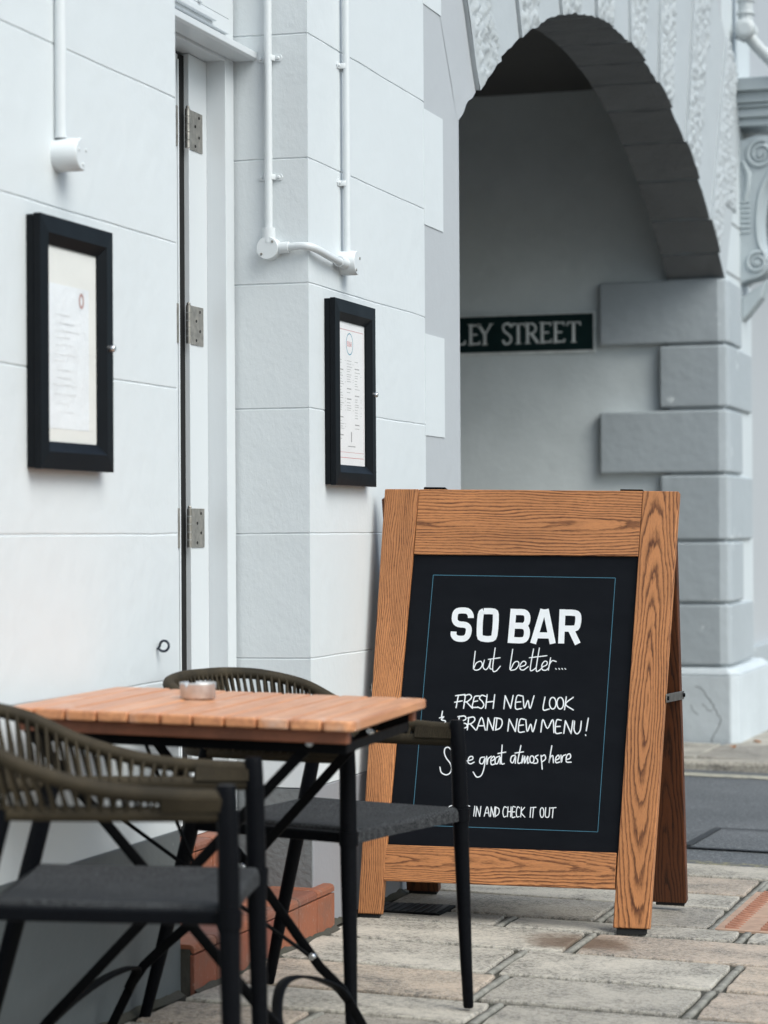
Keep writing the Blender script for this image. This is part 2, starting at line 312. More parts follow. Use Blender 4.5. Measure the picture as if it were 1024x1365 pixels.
def paving():
    k = NT('sandstone_paving'); v = k.coords(); isl = k.island()
    tone = k.ramp(isl, [(0, (.54,.49,.41)), (.22, (.46,.42,.355)), (.4, (.57,.52,.44)), (.55, (.53,.425,.335)), (.68, (.50,.46,.39)), (.82, (.55,.44,.34)), (.9, (.40,.36,.305)), (1, (.56,.51,.43))], 'CONSTANT')
    off = k.n('ShaderNodeVectorMath', operation='ADD'); k.l(v, off.inputs[0])
    cmb = k.n('ShaderNodeCombineXYZ'); k.l(k.math('MULTIPLY', isl, 13), cmb.inputs[0]); k.l(cmb.outputs[0], off.inputs[1]); vo = off.outputs[0]
    blot = k.noise(vo, 4.5, 5, .65, .6); speck = k.noise(vo, 75, 4, .7); grit = k.noise(vo, 210, 3, .7)
    c = k.mix(k.ramp(blot, [(.40, 0), (.72, .7)]), tone, (.20, .185, .155))
    dirt = k.math('MULTIPLY', k.ramp(speck, [(.46, 0), (.58, 1)]), k.ramp(blot, [(.32, .1), (.62, .75)]))
    c = k.mix(dirt, c, (.058, .054, .046))
    c = k.mix(k.math('MULTIPLY', k.ramp(grit, [(.54, 0), (.64, 1)]), .7), c, (.47, .45, .42))
    c = k.mix(k.math('MULTIPLY', k.ramp(grit, [(.33, 1), (.43, 0)]), .6), c, (.06, .055, .05))
    # an old rusty spill in front of the board's foot
    dv = k.n('ShaderNodeVectorMath', operation='MULTIPLY_ADD'); k.l(v, dv.inputs[0]); dv.inputs[1].default_value = (5.2, 6.5, 0); dv.inputs[2].default_value = (-.735*5.2, -6.60*6.5, 0)
    ln = k.n('ShaderNodeVectorMath', operation='LENGTH'); k.l(dv.outputs[0], ln.inputs[0])
    spill = k.ramp(k.math('ADD', ln.outputs['Value'], k.math('MULTIPLY', k.math('SUBTRACT', k.noise(v, 9, 5, .7), .5), 1.5)), [(.45, .8), (1.0, 0)])
    c = k.mix(spill, c, (.11, .062, .034))
    h = k.bump(k.noise(vo, 7, 4, .6), .002); h = k.bump(speck, .0022, prev=h); h = k.bump(grit, .0014, prev=h)
    return k.fin(c, k.math('MULTIPLY_ADD', blot, .3, .5), h)
M['paving'] = paving()
def mortar():
    k = NT('mossy_mortar'); v = k.coords(); a = k.noise(v, 3, 4); b = k.noise(v, 90, 3)
    c = k.mix(k.ramp(a, [(.42, 0), (.62, 1)]), (.060, .056, .045), (.044, .043, .028))
    c = k.mix(k.math('MULTIPLY', k.ramp(b, [(.45, 0), (.65, 1)]), .6), c, (.05, .047, .04))
    return k.fin(c, .9, k.bump(b, .003))
M['mortar'] = mortar()
def asphalt():
    k = NT('asphalt'); v = k.coords(); a = k.noise(v, 1.2, 4); b = k.voronoi(v, 120); g = k.noise(v, 95, 4, .8)
    c = k.mix(k.ramp(a, [(.35, 0), (.65, 1)]), (.075, .082, .088), (.118, .125, .131))
    c = k.mix(k.math('MULTIPLY', k.ramp(g, [(.5, 0), (.62, 1)]), .8), c, (.30, .31, .32))
    c = k.mix(k.math('MULTIPLY', k.ramp(b, [(.0, 1), (.35, 0)]), .5), c, (.04, .043, .047))
    return k.fin(c, .75, k.bump(g, .004, prev=k.bump(b, .003)))
M['asphalt'] = asphalt()
def worn(name, col, under, amount=.5):
    k = NT(name); v = k.coords(); a = k.noise(v, 22, 4, .7)
    return k.fin(k.mix(k.ramp(a, [(amount-.08, 0), (amount+.08, 1)]), col, under), .75, k.bump(k.noise(v, 180, 2), .002))
def brick():
    k = NT('quarry_tile'); v = k.coords(); isl = k.island()
    t = k.ramp(isl, [(0, (.23,.070,.038)), (.3, (.18,.055,.036)), (.55, (.27,.090,.045)), (.8, (.20,.074,.046)), (1, (.24,.076,.040))], 'CONSTANT')
    a = k.noise(v, 9, 5, .65); b = k.noise(v, 80, 3)
    c = k.mix(k.ramp(a, [(.45, 0), (.7, .75)]), t, (.15, .088, .066))
    c = k.mix(k.math('MULTIPLY', k.ramp(b, [(.62, 0), (.75, 1)]), .5), c, (.34, .26, .21))
    return k.fin(c, .6, k.bump(b, .0012))
M['tile'] = brick()
def fabric(name, lo, hi, sc=420):
    k = NT(name); v = k.coords(); a = k.noise(v, sc, 2, .7); b = k.noise(v, 14, 3)
    wv = k.n('ShaderNodeTexWave'); wv.inputs['Scale'].default_value = 190; wv.inputs['Distortion'].default_value = 1.5
    k.l(v, wv.inputs['Vector'])
    f = k.math('MULTIPLY_ADD', k.ramp(a, [(.38, 0), (.62, 1)]), .75, k.math('MULTIPLY', wv.outputs['Fac'], .25))
    c = k.mix(f, lo, hi); c = k.mix(k.math('MULTIPLY', b, .35), c, lo)
    return k.fin(c, .85, k.bump(a, .001), spec=.1)
M['seat'] = fabric('charcoal_mesh_fabric', (.006, .0065, .0075), (.085, .088, .092), 260)
def rope():
    k = NT('olive_rope'); v = k.coords(); a = k.noise(v, 300, 2, .6); b = k.noise(v, 9, 3)
    c = k.mix(k.ramp(b, [(.35, 0), (.65, 1)]), (.026, .0195, .0115), (.064, .048, .028))
    c = k.mix(k.math('MULTIPLY', k.ramp(a, [(.4, 1), (.6, 0)]), .5), c, (.02, .018, .012))
    return k.fin(c, .65, k.bump(a, .001), spec=.2)
M['rope'] = rope()
def tabletop():
    k = NT('oiled_hardwood_slat'); isl = k.island()
    off = k.n('ShaderNodeVectorMath', operation='ADD'); k.l(k.coords(), off.inputs[0])
    cmb = k.n('ShaderNodeCombineXYZ'); k.l(k.math('MULTIPLY', isl, 7), cmb.inputs[1]); k.l(cmb.outputs[0], off.inputs[1])
    mp = k.n('ShaderNodeMapping'); mp.inputs['Scale'].default_value = (60, 3, 60); k.l(off.outputs[0], mp.inputs[0])
    a = k.noise(mp.outputs[0], 1, 4, .6, .5); b = k.noise(off.outputs[0], 7, 4, .6)
    t = k.ramp(isl, [(0, (.60,.260,.118)), (.35, (.67,.310,.148)), (.7, (.53,.220,.098)), (1, (.64,.285,.132))])
    c = k.mix(k.ramp(a, [(.4, 0), (.68, .7)]), t, (.36, .14, .07))
    c = k.mix(k.math('MULTIPLY', k.ramp(b, [(.57, 0), (.70, 1)]), .55), c, (.70, .56, .48))      # bleached, worn patches
    return k.fin(c, k.math('MULTIPLY_ADD', a, .2, .24), k.bump(a, .0004))
M['slat'] = tabletop()
def paper(name, col, wrinkle=.0):
    k = NT(name); v = k.coords(); a = k.noise(v, 9, 4, .6)
    return k.fin(k.mix(k.math('MULTIPLY', k.ramp(a, [(.4, 0), (.7, 1)]), .25), col, tuple(x*.8 for x in col)), .7, k.bump(k.noise(v, 14, 4), .002+wrinkle))
def glass():
    k = NT('case_glass'); t = k.t; tr = k.n('ShaderNodeBsdfTransparent'); gl = k.n('ShaderNodeBsdfGlossy'); gl.inputs['Roughness'].default_value = .03
    tr.inputs[0].default_value = (.99, .99, .99, 1)
    fr = k.n('ShaderNodeFresnel'); fr.inputs[0].default_value = 1.45; mx = k.n('ShaderNodeMixShader')
    bk = k.n('ShaderNodeNewGeometry').outputs['Backfacing']
    k.l(k.math('MULTIPLY', fr.outputs[0], k.math('SUBTRACT', 1.0, bk)), mx.inputs[0]); k.l(tr.outputs[0], mx.inputs[1]); k.l(gl.outputs[0], mx.inputs[2]); k.l(mx.outputs[0], k.out.inputs[0])
    t.nodes.remove(k.b); return k.m
M['glass'] = glass()
rnd = random.Random(7)
# ---------------------------------------------------------------- the ground
structure(MB().grid(lambda u, v: (lerp(-300, 300, u), lerp(-300, 300, v), -.75), 4, 4).build('ground', plain('dark_asphalt', (.05, .052, .055), .8)))
RX = 3.0                                                    # street kerb
def sheet(x0, x1, y0, y1, dz, nx=6, ny=20):
    return MB().grid(lambda u, v: (lerp(x0, x1, u), lerp(y0, y1, v), ground_z(lerp(x0, x1, u), lerp(y0, y1, v))+dz), nx, ny)
Y_NEAR, Y_FAR = 8.42, 12.45                                 # edges of the side street
ROAD_DZ = lambda y: -lerp(.012, .05, sstep(8.4, 12.0, y))
structure(MB().grid(lambda u, v: (lerp(-14, RX, u), lerp(Y_NEAR, Y_FAR, v), ground_z(lerp(-14, RX, u), lerp(Y_NEAR, Y_FAR, v))+ROAD_DZ(lerp(Y_NEAR, Y_FAR, v))), 30, 24).build('side_road', M['asphalt']))
structure(sheet(RX+.13, 14, -12, 40, -.11, 8, 40).build('main_road', plain('main_road_asphalt', (.055, .057, .06), .8, 0, .002, 150, .3)))
# yellow no-parking lines and a relaid patch on the side street
def strip(x0, x1, y0, y1, dz, m, name):
    return structure(MB().grid(lambda u, v: (lerp(x0, x1, u), lerp(y0, y1, v), ground_z(lerp(x0, x1, u), lerp(y0, y1, v))+ROAD_DZ(lerp(y0, y1, v))+dz), 24, 2).build(name, m))
YL = worn('worn_yellow_paint', (.34, .30, .15), (.115, .12, .122), .45)
YL2 = worn('old_yellow_paint', (.46, .43, .34), (.13, .135, .135), .58)
strip(-10, 2.9, 8.47, 8.55, .004, YL, 'road_marking'); strip(-10, 2.9, 12.08, 12.24, .004, YL2, 'road_marking')
SEAM = plain('bitumen_seam', (.03, .032, .035), .6)
PATCH = M['asphalt']
strip(.62, 2.2, 8.92, 9.62, .004, PATCH, 'road_patch')
for a in ((.60, 1.45, 9.61, 9.65), (.62, 2.2, 8.90, 8.93)): strip(*a, .008, SEAM, 'road_seam')
structure(MB().hexa([(.60,8.93,ground_z(.6,8.93)-.006),(.63,8.93,ground_z(.6,8.93)-.006),(.63,9.61,ground_z(.6,9.6)-.017),(.60,9.61,ground_z(.6,9.6)-.017)]+
          [(.60,8.93,ground_z(.6,8.93)-.002),(.63,8.93,ground_z(.6,8.93)-.002),(.63,9.61,ground_z(.6,9.6)-.013),(.60,9.61,ground_z(.6,9.6)-.013)]).build('road_seam', SEAM))
# paving: long sandstone slabs laid in rows across the pavement, pointed with proud mortar ribbons
def slab(mb, x0, x1, y0, y1, dz=0, j=.003):
    pts = []; hx_, hy_ = x1-x0, y1-y0
    def edge(a, b, n):
        for i in range(n):
            t = i/n; x = lerp(a[0], b[0], t); y = lerp(a[1], b[1], t)
            k = noise.noise(Vector((x*11, y*11, 3.1)))*.006+noise.noise(Vector((x*37, y*37, 7)))*.003
            pts.append((x+(k if a[0] == b[0] else 0)+rnd.uniform(-j, j)*.4, y+(k if a[1] == b[1] else 0)+rnd.uniform(-j, j)*.4))
    c = .004; nx = max(3, int(hx_/.05)); ny = max(3, int(hy_/.05))
    edge((x0+c, y0), (x1-c, y0), nx); edge((x1, y0+c), (x1, y1-c), ny); edge((x1-c, y1), (x0+c, y1), nx); edge((x0, y1-c), (x0, y0+c), ny)
    cx, cy = (x0+x1)/2, (y0+y1)/2; n = len(pts)
    tx, ty = rnd.uniform(-.004, .004), rnd.uniform(-.006, .006)
    def z(x, y): return ground_z(x, y)+dz+tx*(x-cx)+ty*(y-cy)
    def ring(k, d): return [((x-cx)*(1-k/max(.02, hx_/2))+cx, (y-cy)*(1-k/max(.02, hy_/2))+cy, d) for x, y in pts]
    vs = [(x, y, z(x, y)+d) for x, y, d in ring(0, -.04)+ring(0, -.006)+ring(.0015, -.002)+ring(.005, 0)]
    fs = [tuple(range(3*n, 4*n))]
    for r in range(3): fs += [(r*n+i, r*n+(i+1) % n, (r+1)*n+(i+1) % n, (r+1)*n+i) for i in range(n)]
    mb.add(vs, fs)
pv, rb = MB(), MB()
rows = [2.6, 2.97, 3.35, 3.72, 4.07, 4.42, 4.77, 5.1, 5.39, 5.67, 6.04, 6.43, 6.79, 7.0, 7.40, 7.70, 8.10, 8.42]
COVER = (1.035, 1.52, 7.01, 7.83)                            # clay cover let into the paving
GAPX = .037
for i in range(len(rows)-1):
    y0, y1 = rows[i], rows[i+1]; x = .012; first = True
    edging = i == len(rows)-2
    while x < RX-.05:
        w = rnd.uniform(.44, .78)*(1.25 if edging else 1)*(.55 if first and rnd.random() < .5 else 1); first = False
        if y1-y0 < .25: w *= .9
        x1 = min(x+w, RX-.02)
        if RX-.02-x1 < .25: x1 = RX-.02
        a0, a1, b0, b1 = x, x1, y0, y1
        parts = [(a0, a1, b0, b1)]
        if a1 > COVER[0] and a0 < COVER[1] and b1 > COVER[2]+.01 and b0 < COVER[3]:
            parts = []
            if COVER[0]-a0 > .05: parts.append((a0, COVER[0], b0, b1))
            if a1-COVER[1] > .05: parts.append((COVER[1], a1, b0, b1))
            if b1-COVER[3] > .05: parts.append((max(a0, COVER[0]), min(a1, COVER[1]), COVER[3], b1))
        for (p0, p1, q0, q1) in parts:
            e = .020 if p1-p0 > .12 else .010
            if p1-p0 > .04: slab(pv, p0+e, p1-e, q0+GAPX/2, q1-GAPX/2)
            if p1 < RX-.1:
                rb.tube([(p1+noise.noise(Vector((p1, yy*9, 0)))*.003, yy, ground_z(p1, yy)-.0065) for yy in [lerp(q0+.004, q1-.004, t/8) for t in range(9)]], 1, prof=[(-.011, -.006), (.011, -.006), (.008, .0045), (-.008, .0045)], up=(0,0,1))
        x = x1
structure(pv.build('pavement', M['paving']))
structure(rb.build('pavement_pointing', plain('grey_mortar', (.24, .23, .20), .9, 0, .002, 90, .35)))
structure(sheet(-.02, RX, 2.0, Y_NEAR-.005, -.0095, 12, 60).build('pavement_bed', M['mortar']))
structure(sheet(-.02, RX, -10, 2.0, -.002, 6, 20).build('pavement_near', M['paving']))
kb = MB(); y = -10
while y < 8.3:
    y1 = min(y+.9, 8.4); kb.hexa([(RX,y+.004,ground_z(RX,y)-.16),(RX+.13,y+.004,ground_z(RX,y)-.16),(RX+.13,y1-.004,ground_z(RX,y1)-.16),(RX,y1-.004,ground_z(RX,y1)-.16),
        (RX,y+.004,ground_z(RX,y)+.002),(RX+.13,y+.004,ground_z(RX,y)),(RX+.13,y1-.004,ground_z(RX,y1)),(RX,y1-.004,ground_z(RX,y1)+.002)]); y = y1
structure(kb.build('kerb', M['paving'], bevel=.012))
# grit and moss gathered where the paving meets the walls
def gritline(y0, y1, x0, name):
    n = int((y1-y0)/.02)
    def f(u, v):
        y = lerp(y0, y1, v); w = .020+.016*noise.noise(Vector((y*7, 1, 2)))+.010*noise.noise(Vector((y*31, 4, 2)))
        x = x0+u*max(.006, w); h = (1-u)**1.5*(.010+.012*noise.noise(Vector((y*13, 8, 1)))+.006*noise.noise(Vector((y*60, u*5, 1))))
        return (x, y, ground_z(x, y)+max(-.004, h)-.002*u)
    o = MB().grid(f, 5, n).build(name, M['mortar'], fix=False); o['kind'] = 'stuff'
gritline(3.0, 5.45, .0035, 'grit'); gritline(6.56, 8.0, .0035, 'grit'); gritline(5.47, 6.545, .036, 'grit')
# far pavement with its kerb
fp, fk = MB(), MB()
for (x0, x1, y0, y1) in [(lerp(-12, RX, i/20), lerp(-12, RX, (i+1)/20), 12.60, 13.5) for i in range(20)]:
    slab(fp, x0+.01, x1-.01, y0+.01, y1-.01, .004)
for j in range(9):
    for i in range(5): slab(fp, .02+i*.6+.01, .02+(i+1)*.6-.01, 13.5+j*.7+.01, 13.5+(j+1)*.7-.01, .004)
structure(fp.build('far_pavement', M['paving']))
structure(sheet(-14, RX, 12.5, 20, -.008, 10, 10).build('far_pavement_bed', M['mortar']))
for i in range(24):
    x0 = lerp(-12, RX, i/24); x1 = lerp(-12, RX, (i+1)/24)
    zt = ground_z((x0+x1)/2, 12.5)+rnd.uniform(-.006, .004)
    fk.hexa([(x0+.012,12.45+rnd.uniform(-.01,.01),zt-.2),(x1-.012,12.45+rnd.uniform(-.01,.01),zt-.2),(x1-.012,12.6,zt-.2),(x0+.012,12.6,zt-.2),(x0+.012,12.45,zt),(x1-.012,12.45,zt),(x1-.012,12.6,zt+.002),(x0+.012,12.6,zt+.002)])
structure(fk.build('far_kerb', M['paving'], bevel=.018))
# a clay inspection cover with rows of short ribs, and an iron drain cover by the board
cv = thing('inspection_cover', (1.28, 7.42, ground_z(1.28, 7.42)), 'pinkish tan clay cover with rows of short ribs, right of the board', 'cover')
CLAY = plain('pink_clay', (.44, .29, .21), .7, 0, .001, 90, .15); CLAY2 = plain('red_clay_rib', (.36, .17, .11), .7, 0, .0008, 120, .2)
pl, rbz = MB(), MB()
for (xa, xb) in ((1.042, 1.265), (1.275, 1.51)):
    for k in range(3):
        ya, yb = 7.018+k*.27, 7.018+(k+1)*.27-.008
        pl.hexa([(xa,ya,ground_z(xa,ya)-.03),(xb,ya,ground_z(xb,ya)-.03),(xb,yb,ground_z(xb,yb)-.03),(xa,yb,ground_z(xa,yb)-.03),
                 (xa,ya,ground_z(xa,ya)-.001),(xb,ya,ground_z(xb,ya)-.001),(xb,yb,ground_z(xb,yb)-.001),(xa,yb,ground_z(xa,yb)-.001)])
for xr in (1.072, 1.175, 1.30, 1.40):
    for k in range(20):
        yy = 7.03+k*.0395; zz = ground_z(xr, yy)-.001
        rbz.hexa([(xr-.002,yy,zz-.004),(xr+.042,yy+.004,zz-.004),(xr+.042,yy+.015,zz-.004),(xr-.002,yy+.013,zz-.004),(xr,yy+.002,zz+.009),(xr+.038,yy+.006,zz+.002),(xr+.038,yy+.012,zz+.002),(xr,yy+.011,zz+.009)])
pl.build('clay_plate', CLAY, cv, bevel=.003); rbz.build('rib', CLAY2, cv, bevel=.001)['kind'] = 'stuff'
dz = ground_z(.13, 7.0)
dc = thing('drain_cover', (.13, 7.0, dz), 'small dark iron drain cover set in the paving under the board', 'drain cover')
MB().box(.015, .245, 6.89, 7.07, dz-.01, dz+.004).build('frame', M['iron'], dc, bevel=.002)
g = MB()
for k in range(9): g.box(.026+k*.0235, .043+k*.0235, 6.902, 7.058, dz+.004, dz+.007)
g.build('grating', plain('damp_iron', (.035, .034, .033), .45), dc, bevel=.001)

# ---------------------------------------------------------------- the bar: white rendered wall with scribed courses
C0, CH = 1.122, .354
def scribed(path, z0, z1, n_per=14, depth=.0026, half=.0030, off=0.0):
    """a wall surface along a plan path, cut by a fine horizontal groove at every course"""
    prof = [(0, z0)]; k0 = math.ceil((z0+.02-C0)/CH); k1 = math.floor((z1-.02-C0)/CH)
    for k in range(k0, k1+1):
        z = C0+k*CH; prof += [(0, z-half*1.2), (-depth, z-half*.3), (-depth, z+half*.3), (0, z+half)]
    prof.append((0, z1)); mb = MB(); pts = []
    for i in range(len(path)-1):
        a, b = Vector(path[i]), Vector(path[i+1])
        t = (b-a).normalized(); nrm = Vector((t.y, -t.x))
        cols = [(a.lerp(b, j/n_per), nrm) for j in range(n_per+1)]
        if pts: pts[-1] = (pts[-1][0], (pts[-1][1]+nrm)); cols = cols[1:]
        pts += cols
    m = len(prof); vs = []
    for p, nr in pts:
        for d, z in prof:
            jz = noise.noise(Vector((p.x*5, p.y*5, round(z*3)*7.3)))*.0022 if z0 < z < z1 else 0
            jd = 1+.5*noise.noise(Vector((p.x*9, p.y*9, round(z*3)*3.3)))
            vs.append((p.x+nr.x*(d*jd+off), p.y+nr.y*(d*jd+off), z+jz))
    fs = [(i*m+k, (i+1)*m+k, (i+1)*m+k+1, i*m+k+1) for i in range(len(pts)-1) for k in range(m-1)]
    mb.add(vs, fs); return mb
PZ = .404; Y1, Y2, Y3, Y4 = 5.465, 6.447, 7.612, 8.043; RD = -.222
bar = thing('bar_building', (0, 4, 0), 'white painted building with scribed walls, a recessed door and a slate grey base', 'building')
w1 = scribed([(0, -4), (0, Y1)], PZ, 5.5, 110); w1.box(-.25, -.006, -4, Y1, PZ, 5.5)
w1.build('wall', M['wall'], bar, fix=False)
w2 = scribed([(0, Y2), (0, Y3)], PZ, 5.5, 30); w2.box(-.25, -.006, Y2+.006, Y3, PZ, 5.5)
w2.build('wall', M['wall'], bar, fix=False)
scribed([(RD-.05, Y2), (0, Y2)], PZ, 5.5, 12).build('return_wall', M['rough'], bar, fix=False)
MB().box(-8, -.25, 7.62, Y4-.004, 0, 5.5).box(-.26, -.02, Y3, Y4-.004, -.1, 5.5).build('gable_wall', M['wall'], bar)
MB().box(-.3, -.28, -4, Y1, -.1, 5.5).build('inner_wall', M['wall'], bar)
MB().box(-.25, .003, -4, Y1, -.12, PZ).build('plinth', M['plinth'], bar, bevel=.003)
MB().box(-.2, .003, Y2+.0035, Y4-.002, -.12, PZ-.002).build('plinth', M['plinth_light'], bar, bevel=.003)
MB().box(RD-.05, .001, Y2-.003, Y2+.003, -.12, PZ-.004).build('plinth', M['plinth_rough'], bar)
MB().box(-.02, -.0015, Y3+.001, Y4, PZ-.001, 5.5).build('painted_strip', M['grey_wall'], bar)
for z0, z1, y1 in ((2.862, 3.22, 7.822), (2.135, 2.516, 7.833), (1.442, 1.776, 7.838), (.76, 1.085, 7.83), (3.57, 3.92, 7.83)):
    MB().box(-.015, .0015, Y3-.004, y1, z0, z1).build('quoin_edge', M['wall'], bar)
# door recess
df = MB()
df.box(-.36, -.218, 6.37, 6.435, .285, 3.6)                  # jamb and casing
df.box(-.36, -.275, 6.236, 6.3695, .285, 2.456)               # rebated frame carrying the hinges
df.box(-.36, -.218, Y1+.002, 6.3695, 2.457, 2.53)            # head
df.box(-.36, -.218, Y1+.002, 5.53, .285, 2.4565)
df.build('door_frame', M['joinery'], bar, bevel=.002)
MB().prism([(-.218, 2.466), (-.158, 2.466), (-.15, 2.472), (-.15, 2.490), (-.19, 2.497), (-.218, 2.497)], Y1+.001, 6.445, lambda a, b, d: (a, d, b)).build('head_moulding', M['joinery'], bar, bevel=.002)
fl = MB()
fl.box(-.30, -.205, Y1+.002, 6.369, 2.5305, 2.572).box(-.30, -.205, 6.114, 6.369, 2.5725, 3.6).box(-.30, -.205, Y1+.002, 5.56, 2.5725, 3.6).box(-.30, -.205, 5.561, 6.113, 3.2, 3.6)
fl.box(-.2045, -.19, Y1+.002, 6.236, 2.540, 2.556).box(-.2045, -.196, 6.13, 6.145, 2.5725, 3.2)
fan = fl.build('fanlight', M['joinery'], bar, bevel=.002)
MB().box(-.275, -.268, 5.561, 6.113, 2.573, 3.199).build('pane', plain('dark_teal_glass', (.03, .10, .13), .08), fan)
MB().box(-.5, -.49, 5.3, 6.4, .2, 3.6).build('dark_interior', M['shade_black'], bar)
dl = MB()
dl.box(-.33, -.284, 5.535, 6.176, .30, 2.445)
for a, b in ((6.146, 6.152), (6.168, 6.176)): dl.box(-.2835, -.280, a, b, .32, 2.43)
dl.box(-.2835, -.279, 5.62, 6.10, 1.45, 2.3).box(-.2835, -.279, 5.62, 6.10, .5, 1.25)
door = dl.build('door', M['joinery'], bar, bevel=.0015)
MB().box(-.345, -.290, 6.1765, 6.2355, .3, 2.45).build('black_shade_fill', M['shade_black'], door)  # solid black block in the gap, painting its shade over the white frame
SCREW = plain('dark_screw', (.03, .028, .025), .4, 1)
for z0, z1 in ((2.19, 2.30), (1.648, 1.756), (1.084, 1.193)):
    h = MB(); h.box(-.2748, -.272, 6.238, 6.330, z0, z1).box(-.2835, -.2805, 6.150, 6.1755, z0, z1)
    for k in range(5):
        a, b = lerp(z0, z1, k/5)+.001, lerp(z0, z1, (k+1)/5)-.001
        h.lathe([(.0075, 0), (.0075, b-a)], (-.271, 6.216, a), 'z', 12)
    h.lathe([(.005, 0), (.0055, .004), (.003, .007)], (-.271, 6.216, z1), 'z', 10)
    hg_ = h.build('hinge', M['steel'], door, bevel=.0008)
    for k in range(4): MB().lathe([(.0045, 0), (.004, .0012)], (-.272, 6.275+(.028 if k % 2 else .0), lerp(z0, z1, (k+.5)/4)), 'x', 10).build('screw', SCREW, hg_)
# quarry-tiled doorsteps
def tiled_step(x0, x1, y0, y1, z0, z1, n, nose=True):
    body = MB().box(x0-.2, x1-.012, y0+.003, y1-.003, z0, z1-.012)
    t = MB()
    for i in range(n):
        a, b = lerp(y0, y1, i/n)+.0025, lerp(y0, y1, (i+1)/n)-.0025
        t.box(x1-.012, x1, a, b, z0+.004, z1-.026)
        t.prism([(x1-.155, z1-.012), (x1-.155, z1), (x1-.012, z1), (x1-.004, z1-.003), (x1, z1-.010), (x1, z1-.022), (x1-.008, z1-.022), (x1-.012, z1-.012)], a, b, lambda p, q, d: (p, d, q))
        t.box(x1-.31, x1-.160, a+.03, b+.03, z1-.012, z1-.001)
    return body, t
st_ = MB()
b1, t1 = tiled_step(0, .035, 5.47, 6.545, -.06, .124, 7); b2, t2 = tiled_step(-.216, -.216, 5.475, 6.366, .13, .284, 7)
b1.v += []; step = b1.build('doorstep', M['mortar'], bar); t1.build('tile', M['tile'], step, bevel=.002)
step2 = b2.build('doorstep', M['mortar'], bar); t2.build('tile', M['tile'], step2, bevel=.002)

# ---------------------------------------------------------------- the arched building over the side street
ar = thing('arched_building', (0, 10.8, -.04), 'pale grey building with a wide rough stone arch over the side street', 'building')
AC = (10.83, -1.72); AR = 5.10; DEP = .322
cuts = [-33.35, -30.2, -26.3, -22.4, -18.4, -14.3, -10.3, -6.7, -2.7, 1.4, 5.5, 9.1, 13.2, 17.7, 22.4, 26.9, 30.5, 33.4]
def arch_pt(r, a, x): return Vector((x, AC[0]+r*sin(radians(a)), AC[1]+r*cos(radians(a))))
def chip(p, amt=.010):
    return Vector((noise.noise(p*9)*.4, noise.noise(p*9+Vector((5,1,2))), noise.noise(p*11+Vector((1,7,3)))))*amt*1.1
for i in range(len(cuts)-1):
    a0, a1 = cuts[i]+(.04 if i else 0), cuts[i+1]-.04; rough = i % 2 == 1
    if i == 15: rough = True
    if i == 16: rough = False
    mb = MB(); r1 = 6.35
    nu, nv = (30, 80) if rough else (12, 40)
    base_x = .016 if rough else (.004 if i else -.0005)
    def front(u, v):
        r = lerp(AR, r1, v); a = lerp(a0, a1, u); p = arch_pt(r, a, base_x)
        if v < .02: p += chip(p)*Vector((0,1,1)) if False else Vector((0, chip(p).y, chip(p).z))
        if rough and .07 < u < .93 and v > .01:
            d, _ = noise.voronoi(Vector((p.y*30, p.z*24, i*3.3)))
            p.x += .014-.034*max(0, .55-(d[1]-d[0])*1.5)
        else:
            p.x += noise.noise(Vector((p.y*6, p.z*6, 1)))*.002
        return p
    mb.grid(front, nu, nv)
    def soffit(u, v):
        a = lerp(a0, a1, u); p = arch_pt(AR, a, lerp(base_x, -DEP, v)); c = chip(p)
        if v < .001: return p+Vector((0, c.y, c.z))
        groove = .016 if (u < .02 or u > .98) else 0
        return p+Vector((0, c.y*.6+groove*sin(radians(a)), c.z*.6+groove*cos(radians(a))))
    sf = MB(); 
    def uu(u): return u
    sf.grid(lambda u, v: soffit([0, .025, .05, .2, .35, .5, .65, .8, .95, .975, 1][int(round(u*10))], v), 10, 10)
    for aa in (a0, a1):
        mb.grid(lambda u, v: arch_pt(lerp(AR, r1, u), aa, lerp(base_x-.001, -DEP, v)), 10, 3, False)
    vo = mb.build('voussoir', M['arch'] if i else M['grey_wall'], ar, fix=False)
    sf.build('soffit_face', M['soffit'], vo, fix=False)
aw = MB()                                                      # plain wall round the ring
def ringtop(a): return arch_pt(AR+.03, a, 0)
N = 60
for i in range(N):
    a, b = lerp(-33.4, 33.4, i/N), lerp(-33.4, 33.4, (i+1)/N); p, q = ringtop(a), ringtop(b)
    aw.hexa([(-.30, p.y, p.z), (-.004, p.y, p.z), (-.004, q.y, q.z), (-.30, q.y, q.z), (-.30, p.y, 5.5), (-.004, p.y, 5.5), (-.004, q.y, 5.5), (-.30, q.y, 5.5)])
aw.build('wall', M['grey_wall'], ar)
FY = 13.611
MB().box(-.32, 0, FY+.002, 14.62, -.2, 5.5).build('pier_wall', M['pier'], ar, bevel=.004)
# scribed joints of the pier
pj = MB()
for z, y0, y1 in ((3.52, 13.3, 14.2), (2.90, 13.7, 14.6), (2.60, 13.62, 14.60)): pj.box(-.01, .0025, y0, y1, z-.008, z+.008)
pj.build('joint', plain('grey_joint', (.3, .32, .33), .8), ar)
vb = MB()
def vblock(u, v):
    y, z = lerp(13.62, 14.02, u), lerp(2.965, 3.29, v); x = .010
    if .08 < u < .92 and .06 < v < .94:
        d, _ = noise.voronoi(Vector((y*28, z*26, 9))); x += .012-.03*max(0, .5-(d[1]-d[0])*1.4)
    if u in (0, 1) or v in (0, 1): x = -.01
    return (x, y, z)
vb.grid(vblock, 36, 30); vb.build('rough_block', M['arch'], ar)
passage = MB().box(-9, -.001, FY+.03, FY+.28, -.3, 3.9)
passage.build('passage_wall', M['passage'], ar)
MB().box(-9, -DEP+.004, Y4, FY+.03, 3.67, 3.9).build('ceiling', M['ceiling'], ar)
